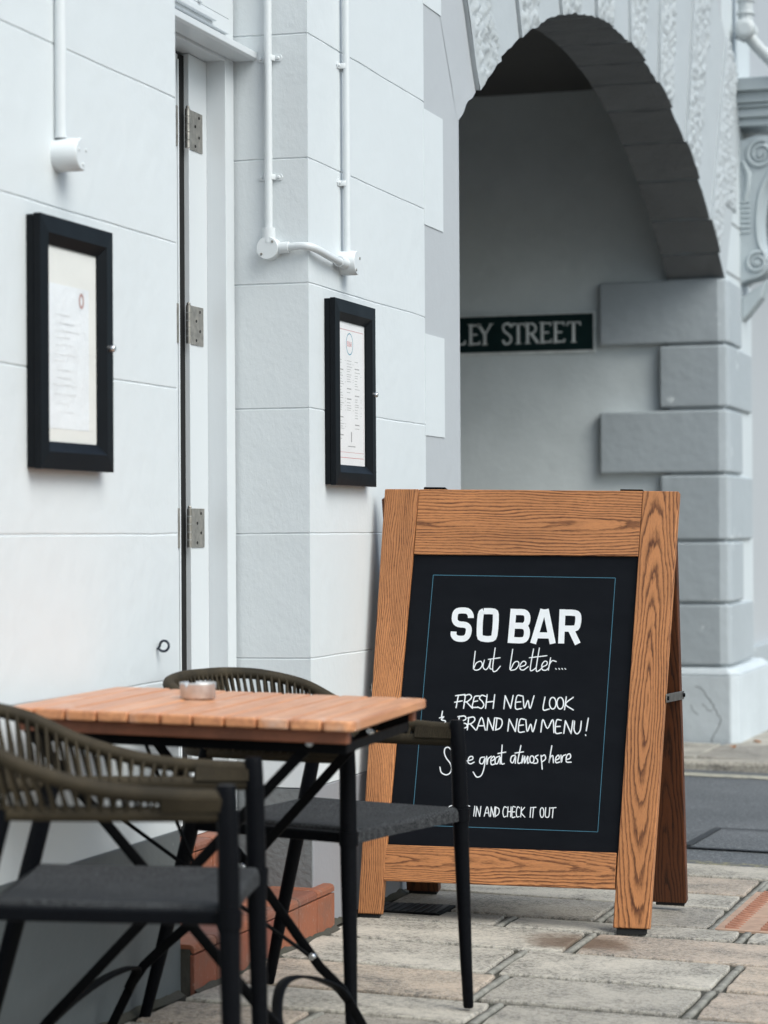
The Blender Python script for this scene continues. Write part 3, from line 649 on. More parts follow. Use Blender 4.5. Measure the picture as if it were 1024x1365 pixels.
MB().box(-9, -.26, Y4-.002, Y4+.04, -.2, 3.67).build('passage_wall', M['soffit'], ar)
MB().box(-9.2, -9.002, Y4, FY+.28, -.2, 3.9).build('light_block_wall', M['soffit'], ar)  # unseen wall added to keep sky light out of the passage
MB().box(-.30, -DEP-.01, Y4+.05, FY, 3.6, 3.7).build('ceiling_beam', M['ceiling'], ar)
qz = [(2.19, 2.548), (1.826, 2.175), (1.455, 1.808), (1.075, 1.44), (.722, 1.06), (.366, .707)]
for i, (z0, z1) in enumerate(qz):
    x0, y1 = (-.714, 14.13) if i % 2 == 0 else (-.368, 14.5)
    if i == 4: x0 = -.69
    q = MB(); xs = .018
    def rr(n_, seed): return noise.noise(Vector((n_*3.1, seed*1.7, i*2.2)))*.004
    poly = [(x0, FY-.03), (xs-.05, FY-.03), (xs-.004, FY-.012), (xs+.010, FY+.04), (xs, y1), (-.02, y1), (-.02, FY+.034), (x0, FY+.034)]
    q.prism(poly, z0, z1, lambda a, b, d: (a+rr(a, d), b+rr(b, d), d))
    o = q.build('quoin', M['quoin'], ar, bevel=.012, seg=3)
CR = paint('cracked_pier_paint', (.60, .65, .68), .6, .0006, .004, .25, grimecol=(.26, .29, .30))
bs = MB()
poly = [(-.9, FY-.055), (.03, FY-.055), (.075, FY-.005), (.075, 14.78), (-.3, 14.78), (-.3, FY+.031), (-.9, FY+.031)]
bs.prism(poly, -.25, .315, lambda a, b, d: (a, b, d))
top = [(-.9, FY-.035), (.01, FY-.035), (.035, FY+.01), (.035, 14.74), (-.3, 14.74), (-.3, FY+.031), (-.9, FY+.031)]
n = len(poly); bs.add([(a, b, .315) for a, b in poly]+[(a, b, .352) for a, b in top], [(i, (i+1) % n, n+(i+1) % n, n+i) for i in range(n)]+[tuple(range(n, 2*n))])
base = bs.build('plinth', CR, ar, bevel=.012, seg=3)
ck = MB()
def crack(pts, w):
    P = catmull([Vector((a, b, 0)) for a, b in pts], 5)
    P = [(p.x+noise.noise(p*60)*.012, p.y+noise.noise(p*47)*.010) for p in P]
    ck.ribbon(P, w, lambda a, b: (a, FY-.0565, b), caps=False)
crack([(-.17, .25), (-.13, .23), (-.09, .17), (-.055, .12), (-.03, .07), (-.035, .03), (-.065, -.02), (-.08, -.07)], .004)
crack([(-.13, .15), (-.10, .12), (-.07, .115)], .0028); crack([(-.20, .14), (-.16, .09)], .003)
ck.build('crack', plain('crack_shadow', (.17, .18, .18), .9), base)

# neighbouring shopfront beyond the pier: cornice on a scrolled console
sh = thing('shopfront', (0, 16, -.05), 'pale shopfront beyond the arch pier with a cornice on a scrolled console', 'building')
MB().box(-.6, -.26, 14.62, 24, -.2, 5.5).build('wall', M['grey_wall'], sh)
MB().box(-.6, -.20, 14.785, 24, -.3, .36).build('plinth', M['quoin'], sh, bevel=.01)
MB().box(-.32, 0, 14.62, 14.66, 2.5, 5.5).build('fascia_end', M['grey_wall'], sh)
CON = paint('grey_blue_stone_paint', (.46, .51, .53), .6, .0008, .003, .2)
cor = MB()
cp = [(-.3, 3.50), (.20, 3.50), (.205, 3.545), (.235, 3.56), (.235, 3.60), (.255, 3.615), (.26, 3.66), (.30, 3.70), (.31, 3.745), (-.3, 3.76)]
for z0, z1, xo in ((3.50, 3.545, .20), (3.546, 3.60, .225), (3.601, 3.625, .245), (3.626, 3.69, .265), (3.691, 3.765, .305)): cor.box(-.3, xo, 14.36-xo, 24, z0, z1)
cor.build('cornice', CON, sh, bevel=.006)
con = MB()
cc = catmull([Vector((a, b, 0)) for a, b in [(0, 3.42), (.12, 3.45), (.21, 3.42), (.235, 3.33), (.20, 3.24), (.15, 3.14), (.125, 3.02), (.12, 2.90), (.135, 2.80), (.165, 2.74), (.165, 2.67), (.12, 2.62), (.05, 2.60), (0, 2.58)]], 5)
con.prism([(-.1, 3.44)]+[(p.x, p.y) for p in cc]+[(-.1, 2.5)], 14.2, 14.44, lambda a, b, d: (a, d, b))
cb = con.build('console_bracket', CON, sh, bevel=.006)
sc_ = MB()
for cx, cz, r0, tr in ((.125, 3.335, .085, 2.2), (.10, 2.70, .062, 2.0)):
    sc_.tube([(cx+r0*(1-t/44*.82)*cos(t/44*2*pi*tr+1.2), 14.197, cz+r0*(1-t/44*.82)*sin(t/44*2*pi*tr+1.2)) for t in range(45)], [.014*(1-t/90) for t in range(45)], 8)
    sc_.lathe([(.016, -.018), (.016, 0)], (cx, 14.2, cz), 'y', 14)
rim = [(p.x-.020, 14.198, p.y) for p in cc[12:48]]
sc_.tube(rim, .011, 8)
sc_.tube([(.02, 14.199, 3.30), (.055, 14.197, 3.22), (.045, 14.197, 3.12), (.025, 14.197, 3.05)], [.012, .02, .016, .008], 8)
for k in range(7): sc_.tube([(.005, 14.199, 3.06-k*.03), (.06, 14.197, 3.06-k*.03)], .007, 6)
sc_.build('scroll', CON, cb)
dn = MB().prism([(0, 2.50), (.15, 2.60), (.12, 2.50), (.04, 2.40), (0, 2.36)], 14.24, 14.40, lambda a, b, d: (a, d, b)); dn.build('bracket_drop', CON, cb, bevel=.01)
# rainwater pipe high on the pier
dp = thing('drainpipe', (.07, 14.0, 4.05), 'pale painted drainpipe with a round elbow, high above the scrolled console', 'drainpipe')
PIPE = paint('pale_pipe_paint', (.55, .585, .6), .45, .0003, .002, .25, grimecol=(.22, .21, .17))
MB().tube([(.075, 14.0, 5.4), (.075, 14.0, 4.06)], .043, 18).build('pipe', PIPE, dp)
for z in (4.19, 4.115): MB().lathe([(.05, 0), (.055, .008), (.05, .018)], (.075, 14.0, z), 'z', 22).build('collar', PIPE, dp)
c = MB()
c.lathe([(.062, -.02), (.062, .045), (.05, .07)], (.075, 14.0, 4.0), 'z', 22)
c.build('collar', PIPE, dp)
e = MB(); e.lathe([(.03, -.13), (.058, -.125), (.062, -.10), (.05, -.09), (.05, -.02), (.062, .0)], (.085, 14.0, 4.015), 'y', 22)
e.build('elbow', PIPE, dp)
MB().tube([(.085, 13.97, 4.0), (.14, 14.0, 3.93), (.30, 14.05, 3.76), (.38, 14.1, 3.68)], .036, 16).build('branch_pipe', PIPE, dp)
lf = M['leaf'] = plain('orange_leaf', (.42, .17, .05), .7)
def leaf(x, y, a, s, lab):
    z = ground_z(x, y)+.012
    o = MB().add([(x+s*(c_*cos(a)-d_*sin(a)), y+s*(c_*sin(a)+d_*cos(a)), z+h_) for c_, d_, h_ in ((0,-1,0),(.45,-.3,.008),(.4,.4,.012),(0,1,.003),(-.4,.4,.014),(-.45,-.3,.006),(0,0,0))],
              [(0,1,6),(1,2,6),(2,3,6),(3,4,6),(4,5,6),(5,0,6)]).build('fallen_leaf', lf, fix=False)
    tag(o, lab, 'leaf', 'fallen leaves by the pier')
leaf(.10, 13.2, .4, .035, 'orange fallen leaf on the far kerb stones'); leaf(.17, 13.62, 1.3, .03, 'brown fallen leaf against the foot of the arch pier')

# street name plate on the passage wall
SX, SY = -.746, FY+.03
sg = thing('street_sign', (-1.3, SY, 2.27), 'dark green street name plate reading LEY STREET inside the archway', 'street sign')
SG = plain('dark_green_enamel', (.006, .022, .022), .35); SW = plain('grey_white_enamel', (.80, .83, .82), .5)
MB().box(-2.05, SX, SY-.020, SY, 2.158, 2.392).build('backing_plate', SW, sg, bevel=.004)
MB().box(-2.042, SX-.012, SY-.0235, SY-.0205, 2.172, 2.380).build('face_plate', SG, sg)
LW = MB(); H0 = 2.218; HH = .118
def sgl(x, strokes, w=1):
    for (a, b, c, d, t) in strokes:
        LW.ribbon([(x+a*w, H0+b*HH), (x+c*w, H0+d*HH)], t, lambda p, q: (p, SY-.0245, q), caps=False)
TK, TN = .0168, .0095
def serif(x, z, w=.034): return (x-w/2, z, x+w/2, z, .006)
def px(u): return -1.546+(u-614)/240.5
sgl(px(604), [(.01,0,.01,1,TK), (.01,.04,.062,.04,TN), (.062,0,.068,.22,TN), serif(.01,1), serif(.01,0)])
sgl(px(626), [(.01,0,.01,1,TK), (.01,.04,.06,.04,TN), (.01,.5,.05,.5,TN), (.01,.96,.058,.96,TN), (.06,0,.064,.18,.008), (.058,.82,.06,1,.008), serif(.01,1), serif(.01,0)])
sgl(px(640), [(.0,1,.037,.48,TK), (.075,1,.037,.48,TN), (.037,.5,.037,0,TK), serif(0,1,.03), serif(.075,1,.028), serif(.037,0)])
S_ = [(.052,.82),(.045,.95),(.028,1.0),(.010,.93),(.006,.76),(.016,.60),(.038,.46),(.052,.30),(.050,.12),(.034,.0),(.014,.02),(.004,.20)]
sx0 = px(674)
LW.ribbon([(p.x, p.y) for p in catmull([Vector((sx0+a, H0+b*HH, 0)) for a, b in S_], 4)], .0125, lambda p, q: (p, SY-.0245, q), caps=False)
for t0 in (688, 767): sgl(px(t0), [(.038,0,.038,1,TK), (0,.96,.078,.96,TN), (0,.8,.003,1,.008), (.078,.8,.075,1,.008), serif(.038,0)])
rx0 = px(708)
sgl(rx0, [(.01,0,.01,1,TK), serif(.01,0), serif(.005,1,.02), (.03,.5,.072,.0,TK), (.01,.48,.035,.48,TN), (.01,.96,.035,.96,TN)])
LW.ribbon([(rx0+.033+.026*sin(t*pi/10), H0+HH*(.72+.24*cos(t*pi/10))) for t in range(11)], .0125, lambda p, q: (p, SY-.0246, q), caps=False)
for e0 in (729, 748): sgl(px(e0), [(.01,0,.01,1,TK), (.01,.04,.06,.04,TN), (.01,.5,.05,.5,TN), (.01,.96,.058,.96,TN), (.06,0,.064,.18,.008), (.058,.82,.06,1,.008), serif(.01,1), serif(.01,0)])
LW.build('lettering', SW, sg)
# ---------------------------------------------------------------- fixtures on the bar's wall
CP = paint('white_conduit_paint', (.66, .69, .705), .4, .0002, .0008, .05)
def saddle(mb, c, axis, r=.0125):
    """pipe clip with two screws; axis = wall normal ('x' or '-y')"""
    f = (lambda a, b, d: (c[0]+d, c[1]+a, c[2]+b)) if axis == 'x' else (lambda a, b, d: (c[0]+a, c[1]-d, c[2]+b))
    mb.prism([(-.034, -.009), (.034, -.009), (.038, 0), (.034, .009), (-.034, .009), (-.038, 0)], 0, .004, f)
    path = [f((r+.002)*cos(t*pi/8), 0, .004+(r*1.7)*sin(t*pi/8)) for t in range(9)]
    mb.tube(path, 1, prof=[(-.002, -.008), (.002, -.008), (.002, .008), (-.002, .008)], up=(0, 0, 1))
    for s in (-1, 1):
        sg_ = 1 if axis == 'x' else -1
        mb.lathe([(.005, .0), (.005, .003*sg_), (.003, .005*sg_)], f(s*.026, 0, .004), 'x' if axis == 'x' else 'y', 10)
# conduit by the door: down the return wall, round the corner, up the front wall
cz = 1.929; cx = -.112; ny = Y2
co = thing('electrical_conduit', (0, Y2, cz), 'white conduit with two round boxes, bent round the corner above the right menu case', 'conduit')
r = .0112
MB().tube([(cx, ny-.017, 5.4), (cx, ny-.017, cz+.03)], r, 14).build('pipe', CP, co)
MB().tube([(.019, 6.742, 5.4), (.019, 6.742, 1.94)], .0105, 14).build('pipe', CP, co)
bend = catmull([Vector(p) for p in [(cx+.03, ny-.018, cz+.001), (-.05, ny-.018, cz+.002), (-.012, ny-.022, cz+.003), (.012, ny-.012, cz+.0), (.022, ny+.03, cz-.006), (.024, ny+.12, cz-.014), (.022, 6.70, cz-.02)]], 6)
MB().tube(bend, r, 14).build('pipe_bend', CP, co)
jb = MB(); jb.lathe([(.033, 0), (.033, -.030), (.031, -.034)], (cx, ny, cz), 'y', 32)
jb.lathe([(.0185, -.012), (.0185, .03)], (cx, ny-.017, cz+.028), 'z', 18)
jb.tube([(cx+.026, ny-.017, cz), (cx+.06, ny-.017, cz+.001)], .0165, 14)
o = jb.build('junction_box', CP, co, bevel=.001)
for dx, dzz in ((.016, .017), (-.017, -.017)): MB().lathe([(.004, 0), (.0035, -.002)], (cx+dx, ny-.034, cz+dzz), 'y', 10).build('screw', M['steel'], o)
jb = MB(); jb.lathe([(.036, 0), (.036, .045), (.033, .05)], (0, 6.745, 1.915), 'x', 32)
jb.tube([(.02, 6.66, 1.912), (.022, 6.72, 1.911)], .0165, 14)
o = jb.build('junction_box', CP, co, bevel=.001)
for dy, dzz in ((.018, .015), (-.015, -.022)): MB().lathe([(.0045, 0), (.004, .002)], (.05, 6.745+dy, 1.915+dzz), 'x', 10).build('screw', M['steel'], o)
for z in (2.47, 2.132):
    m = MB(); saddle(m, (cx, ny, z), '-y'); m.build('pipe_clip', CP, co, bevel=.0008)
for z in (2.494, 2.149):
    m = MB(); saddle(m, (0, 6.742, z), 'x', .0115); m.build('pipe_clip', CP, co, bevel=.0008)
cl = thing('electrical_conduit', (0, 4.80, 1.95), 'straight white conduit ending in one round box above the left menu case', 'conduit')
MB().tube([(.012, 4.782, 5.4), (.012, 4.782, 1.98)], .0135, 14).build('pipe', CP, cl)
jb = MB(); jb.lathe([(.036, 0), (.036, .055), (.033, .06)], (0, 4.79, 1.944), 'x', 32)
for k in range(3): jb.lathe([(.0045, 0), (.004, .002)], (.06, 4.79+.021*cos(k*2.1+.6), 1.944+.021*sin(k*2.1+.6)), 'x', 10)
jb.build('junction_box', CP, cl, bevel=.001)
# iron ring
rg = MB(); rg.tube([(.0185+.0125*cos(2*pi*t/26+3.6), 5.326+.0004*t, .856+.0125*sin(2*pi*t/26+3.6)) for t in range(25)]+[(.004, 5.332, .850), (-.004, 5.332, .849)], .0031, 8)
tag(rg.build('wall_ring', M['navy']), 'small dark iron ring fixed to the white wall left of the door', 'ring')

# glazed menu cases
def menu_case(y0, y1, z0, z1, label, kind):
    yc, zc = (y0+y1)/2, (z0+z1)/2
    t = thing('menu_case', (0, yc, z0), label, 'menu case', 'glazed menu cases on the white wall')
    b = MB().box(.0005, .0175, y0+.002, y1-.002, z0+.002, z1-.002); b.build('back_box', M['boxblack'], t, bevel=.001)
    fw = .060; f = MB()
    outer = [(y0, z0), (y1, z0), (y1, z1), (y0, z1)]; inner = [(y0+fw, z0+fw), (y1-fw, z0+fw), (y1-fw, z1-fw), (y0+fw, z1-fw)]
    mid = [(lerp(a[0], b_[0], .62), lerp(a[1], b_[1], .62)) for a, b_ in zip(outer, inner)]
    for k in range(4):
        j = (k+1) % 4
        P = [(.0185, *outer[k]), (.034, *outer[k]), (.036, *mid[k]), (.0225, *inner[k]), (.0185, *inner[k])]
        Q = [(.0185, *outer[j]), (.034, *outer[j]), (.036, *mid[j]), (.0225, *inner[j]), (.0185, *inner[j])]
        n = 5; f.add(P+Q, [(i, (i+1) % n, n+(i+1) % n, n+i) for i in range(n)])
    f.build('door_frame', M['boxblack'], t, bevel=.0008)
    MB().box(.0205, .0220, y0+fw-.004, y1-fw+.004, z0+fw-.004, z1-fw+.004).build('pane', M['glass'], t)
    lk = MB().lathe([(.008, 0), (.008, .008), (.006, .0105)], (.034, y1-.014, zc+.008), 'x', 18); lk.box(.0445, .0452, y1-.0185, y1-.0095, zc+.0073, zc+.0087)
    lk.build('lock', M['chrome'], t)
    ya, yb, za, zb = y0+fw-.006, y1-fw+.006, z0+fw-.006, z1-fw+.006
    if kind == 'bar':
        sh_ = MB().box(.0178, .0186, ya, yb-.012, za, zb).build('menu_sheet', paper('white_menu_paper', (.90, .885, .89)), t)
        k, red, blu = MB(), MB(), MB(); f3 = lambda a, b: (.01875, a, b)
        w = yb-.012-ya
        for zz in (zb-.028, za+.028): red.ribbon([(ya+.012, zz), (ya+w-.012, zz)], .0016, f3, False)
        for yy in (ya+.012, ya+w-.012): red.ribbon([(yy, za+.028), (yy, zb-.028)], .0008, f3, False)
        red.ribbon([(ya+.012, za+.044), (ya+w-.012, za+.044)], .001, f3, False)
        cyy, czz = ya+w*.47, zb-.068
        blu.ribbon([(cyy+.031*cos(2*pi*i/36), czz+.031*sin(2*pi*i/36)) for i in range(37)], .0032, f3, False)
        def word(x, strokes):
            for st_ in strokes: red.ribbon([(cyy+x+a*.0062, czz-.007+b*.014) for a, b in st_], .0021, f3, False)
        word(-.025, [[(1,.85),(.6,1),(.1,.9),(0,.7),(.3,.52),(.8,.45),(1,.25),(.6,0),(.1,.05)]])
        word(-.0165, [[(0,.1),(0,.9),(.5,1),(1,.9),(1,.1),(.5,0),(0,.1)]])
        word(-.004, [[(0,0),(0,1),(.8,.95),(.9,.6),(0,.52),(.9,.45),(1,.1),(0,0)]])
        word(.0045, [[(0,0),(.5,1),(1,0)], [(.2,.35),(.8,.35)]])
        word(.013, [[(0,0),(0,1),(.8,.95),(.9,.6),(0,.5)], [(.4,.5),(1,0)]])
        for c in range(3):
            x0 = ya+.022+c*(w-.04)/3; z = zb-.118
            while z > za+.075+(.09 if c == 1 else .02*c):
                if rnd.random() < .13: z -= .012; k.ribbon([(x0, z), (x0+.042, z)], .0034, f3, False); z -= .011; continue
                k.ribbon([(x0, z), (x0+rnd.uniform(.022, .05), z)], .0016, f3, False)
                if rnd.random() < .5: k.ribbon([(x0+.056, z), (x0+.063, z)], .0016, f3, False)
                z -= rnd.uniform(.006, .0095)
        k.ribbon([(ya+w*.52, za+.075), (ya+w*.52, za+.105)], .009, f3, False); k.ribbon([(ya+w*.40, za+.062), (ya+w*.66, za+.062)], .003, f3, False)
        k.build('lettering', plain('grey_print', (.40, .39, .39), .8), sh_); red.build('red_lettering', plain('red_print', (.60, .16, .17), .8), sh_); blu.build('emblem', plain('blue_print', (.07, .30, .42), .8), sh_)
    else:
        MB().box(.0178, .0184, ya, yb, za, zb).build('backing_sheet', paper('cream_backing', (.82, .81, .77)), t)
        sh_ = MB().grid(lambda u, v: (.0190+.0005*noise.noise(Vector((u*4, v*6, 2))), lerp(ya+.004, yb-.045, u), lerp(za+.035, zb-.085, v)), 20, 30).build('menu_sheet', paper('crumpled_white_paper', (.84, .86, .88), .004), t, fix=False)
        k, red = MB(), MB(); f3 = lambda a, b: (.01962, a, b)
        red.ribbon([(yb-.085+.010*cos(2*pi*i/14), zb-.112+.014*sin(2*pi*i/14)) for i in range(15)], .007, f3, False)
        k.ribbon([(yb-.105, zb-.090), (yb-.068, zb-.092)], .010, f3, False)
        z = zb-.15
        while z > za+.06:
            a = ya+.03+rnd.uniform(0, .03); k.ribbon([(a, z), (a+rnd.uniform(.05, .13), z)], .0030, f3, False); z -= rnd.uniform(.012, .022)
        k.build('lettering', plain('faded_print', (.77, .78, .79), .8), sh_); red.build('emblem', plain('faded_red_print', (.50, .30, .28), .8), sh_)
menu_case(4.63, 5.007, 1.261, 1.80, 'black menu case left of the door, holding a faded crumpled white sheet on cream', 'old')
menu_case(6.58, 6.965, 1.261, 1.80, 'black menu case right of the door, holding a printed menu with a round blue emblem', 'bar')

# ---------------------------------------------------------------- the oak A-board
BO = Vector((.029, 6.79, .000)); bt, by, bl = radians(1.25), radians(.6), atan2(.235, 1.24)
EX = Vector((cos(by)*cos(bt), sin(by)*cos(bt), -sin(bt))); N0 = Vector((sin(by), -cos(by), 0)); UP = EX.cross(-N0); UP = UP if UP.z > 0 else -UP
ET = (UP*cos(bl)-N0*sin(bl)).normalized(); NF = EX.cross(ET).normalized()
def frame(o, x, y, z):
    m = Matrix.Identity(4)
    for i, a in enumerate((x, y, z)):
        for j in range(3): m[j][i] = a[j]
    m.translation = o; return m
BM = frame(BO, EX, ET, NF)
ab = thing('a_board', (.46, 7.05, ground_z(.46, 7.05)), 'oak framed A-board with a black chalkboard lettered in white, standing on the pavement', 'A-board')
T = .034
def xl(t): return lerp(-.0055, -.0136, t/1.28)               # outline of the frame, a touch wider at the top
def xr(t): return lerp(.8621, .8887, t/1.28)
def il(t): return lerp(.0720, .0905, t/1.08)
def ir(t): return lerp(.7560, .7780, t/1.08)
MB().quad_slab([(xl(0), .0), (.064, .002), (il(1.2815), 1.2795), (xl(1.2785), 1.2785)], -T, 0).build('stile', oak('oak_left_stile', 'y', 3.3, .15, .01, .045, 190), ab, bevel=.003, matrix=BM)
MB().quad_slab([(.758, .006), (xr(0), .0085), (xr(1.28), 1.2815), (ir(1.282), 1.282)], -T, 0).build('stile', oak('oak_right_stile', 'y', 8.1, .822, -.055, .085, 120), ab, bevel=.003, matrix=BM)
MB().quad_slab([(il(1.079)+.001, 1.079), (ir(1.086)-.001, 1.086), (ir(1.281)-.001, 1.2815), (il(1.279)+.001, 1.2792)], -T, -.0015).build('top_rail', oak('oak_top_rail', 'x', 5.2, 1.175, -.012, .040, 115), ab, bevel=.002, matrix=BM)
MB().quad_slab([(.0655, .1005), (.7575, .1145), (.7575, .219), (.0655, .2065)], -T, -.0015).build('bottom_rail', oak('oak_bottom_rail', 'x', 6.9, .165, .012, .042, 165), ab, bevel=.002, matrix=BM)
pn = MB().quad_slab([(.070, .200), (.760, .212), (.782, 1.092), (.085, 1.084)], -.020, -.011)
panel = pn.build('chalkboard', M['board'], ab, matrix=BM)
LZ = -.0106
f2 = lambda a, b: (a, b, LZ)
bd = MB(); q4 = [(.1546, 1.0179), (.7109, 1.0209), (.6979, .2764), (.1395, .268)]
for i in range(4): bd.ribbon([q4[i], q4[(i+1) % 4]], .0016, f2, False)
def part_of(o, parent): 
    o.parent = parent; o.matrix_basis = Matrix(); return o
part_of(bd.build('border_line', M['blue_ink']), panel)
bo = MB()
for s in LETTER['bold']:
    P = [(a*1e-4, b*1e-4) for a, b in s]
    if len(P) > 2:
        P = [(p.x, p.y) for p in catmull([Vector((*p, 0)) for p in P], 3)]
    bi = LZ+.00005*LETTER['bold'].index(s)
    bo.ribbon(P, .0182, lambda a, b: (a, b, bi), False)
part_of(bo.build('lettering', M['chalk_ink'], fix=False), panel)
for key, w in (('but better', .0032), ('fresh', .0037), ('brand', .0038), ('same', .0036), ('come', .0029)):
    m = MB()
    for i, s in enumerate(LETTER[key]):
        P = [Vector((a*1e-4, b*1e-4, 0)) for a, b in s]
        if len(P) > 2: P = catmull(P, 5)
        zz = LZ+.00006*(i % 5)
        m.ribbon([(p.x, p.y) for p in P], w, lambda a, b: (a, b, zz))
    part_of(m.build('lettering', M['chalk_ink'], fix=False), panel)
# rear frame, its rails, straps, hinges and feet
rb_, rt_ = Vector((.03, 7.318, .004)), BO+ET*1.262-NF*(T+.004)
rl = Vector((rt_.x-.012, rt_.y, rt_.z)); RT = (rl-rb_).normalized(); RX_ = (EX-RT*EX.dot(RT)).normalized(); RN = RX_.cross(RT).normalized()
RM = frame(rb_, RX_, RT, RN)
OAK_SHADED = dict(light=(.125,.040,.015), dark=(.032,.011,.005))  # same oak with the rear frame's shade darkened into its colour
MB().quad_slab([(-.006, 0), (.098, 0), (.095, 1.255), (-.012, 1.255)], -.0, .034).build('stile', oak('shaded_oak_rear_left_stile', 'y', 2.2, .03, .02, .04, 140, **OAK_SHADED), ab, bevel=.003, matrix=RM)
MB().quad_slab([(.772, .0), (.880, .0), (.889, 1.255), (.785, 1.255)], -.0, .034).build('stile', oak('shaded_oak_rear_right_stile', 'y', 9.4, .83, -.03, .055, 120, **OAK_SHADED), ab, bevel=.003, matrix=RM)
MB().quad_slab([(.0975, 1.07), (.783, 1.07), (.7845, 1.254), (.0955, 1.254)], .001, .033).build('top_rail', oak('shaded_oak_rear_top_rail', 'x', 4.4, 1.15, .02, .03, 140, **OAK_SHADED), ab, bevel=.002, matrix=RM)
MB().quad_slab([(.099, .12), (.771, .12), (.772, .225), (.0985, .225)], .001, .033).build('bottom_rail', oak('shaded_oak_rear_bottom_rail', 'x', 7.4, .17, .02, .03, 140, **OAK_SHADED), ab, bevel=.002, matrix=RM)
MB().quad_slab([(.08, .21), (.78, .21), (.785, 1.08), (.08, 1.08)], .012, .02).build('rear_panel', M['board'], ab, matrix=RM)
def bpt(a, t, n): return BM @ Vector((a, t, n))
def rpt(a, t, n): return RM @ Vector((a, t, n))
for a, ar_, sgn in ((xr(.66), .885, 1), (xl(.66), -.009, -1)):
    p = bpt(a, .672, -.018)+EX*.004*sgn; q = rpt(ar_, .650, .012)+EX*.004*sgn
    d_ = (q-p).normalized()
    s_ = MB().bar(p-d_*.012, q+d_*.012, .003, .025, up=(0, 0, 1))
    so = s_.build('strap', M['steel'], ab, bevel=.001)
    for c in (p, q): MB().tube([c-EX*.004*sgn, c+EX*.006*sgn], [.007, .006], 12).build('bolt', M['black'], so)
for a in (.14, .745):
    h = MB().quad_slab([(a-.034, 1.272), (a+.034, 1.272), (a+.034, 1.2885), (a-.034, 1.2885)], -.062, -.012); h.build('hinge', M['iron'], ab, bevel=.002, matrix=BM)
for a0_, a1_ in ((.0, .058), (.768, .853)):
    MB().quad_slab([(a0_, -.012), (a1_, -.012+.0045), (a1_, .0078 if a0_ > .5 else .0015), (a0_, .006 if a0_ > .5 else .0)], -T+.006, -.006).build('foot_pad', M['rubber'], ab, matrix=BM)
for a0_, a1_ in ((.0, .09), (.785, .872)):
    MB().quad_slab([(a0_, -.010), (a1_, -.010), (a1_, -.0005), (a0_, -.0005)], .005, .029).build('foot_pad', M['rubber'], ab, matrix=RM)

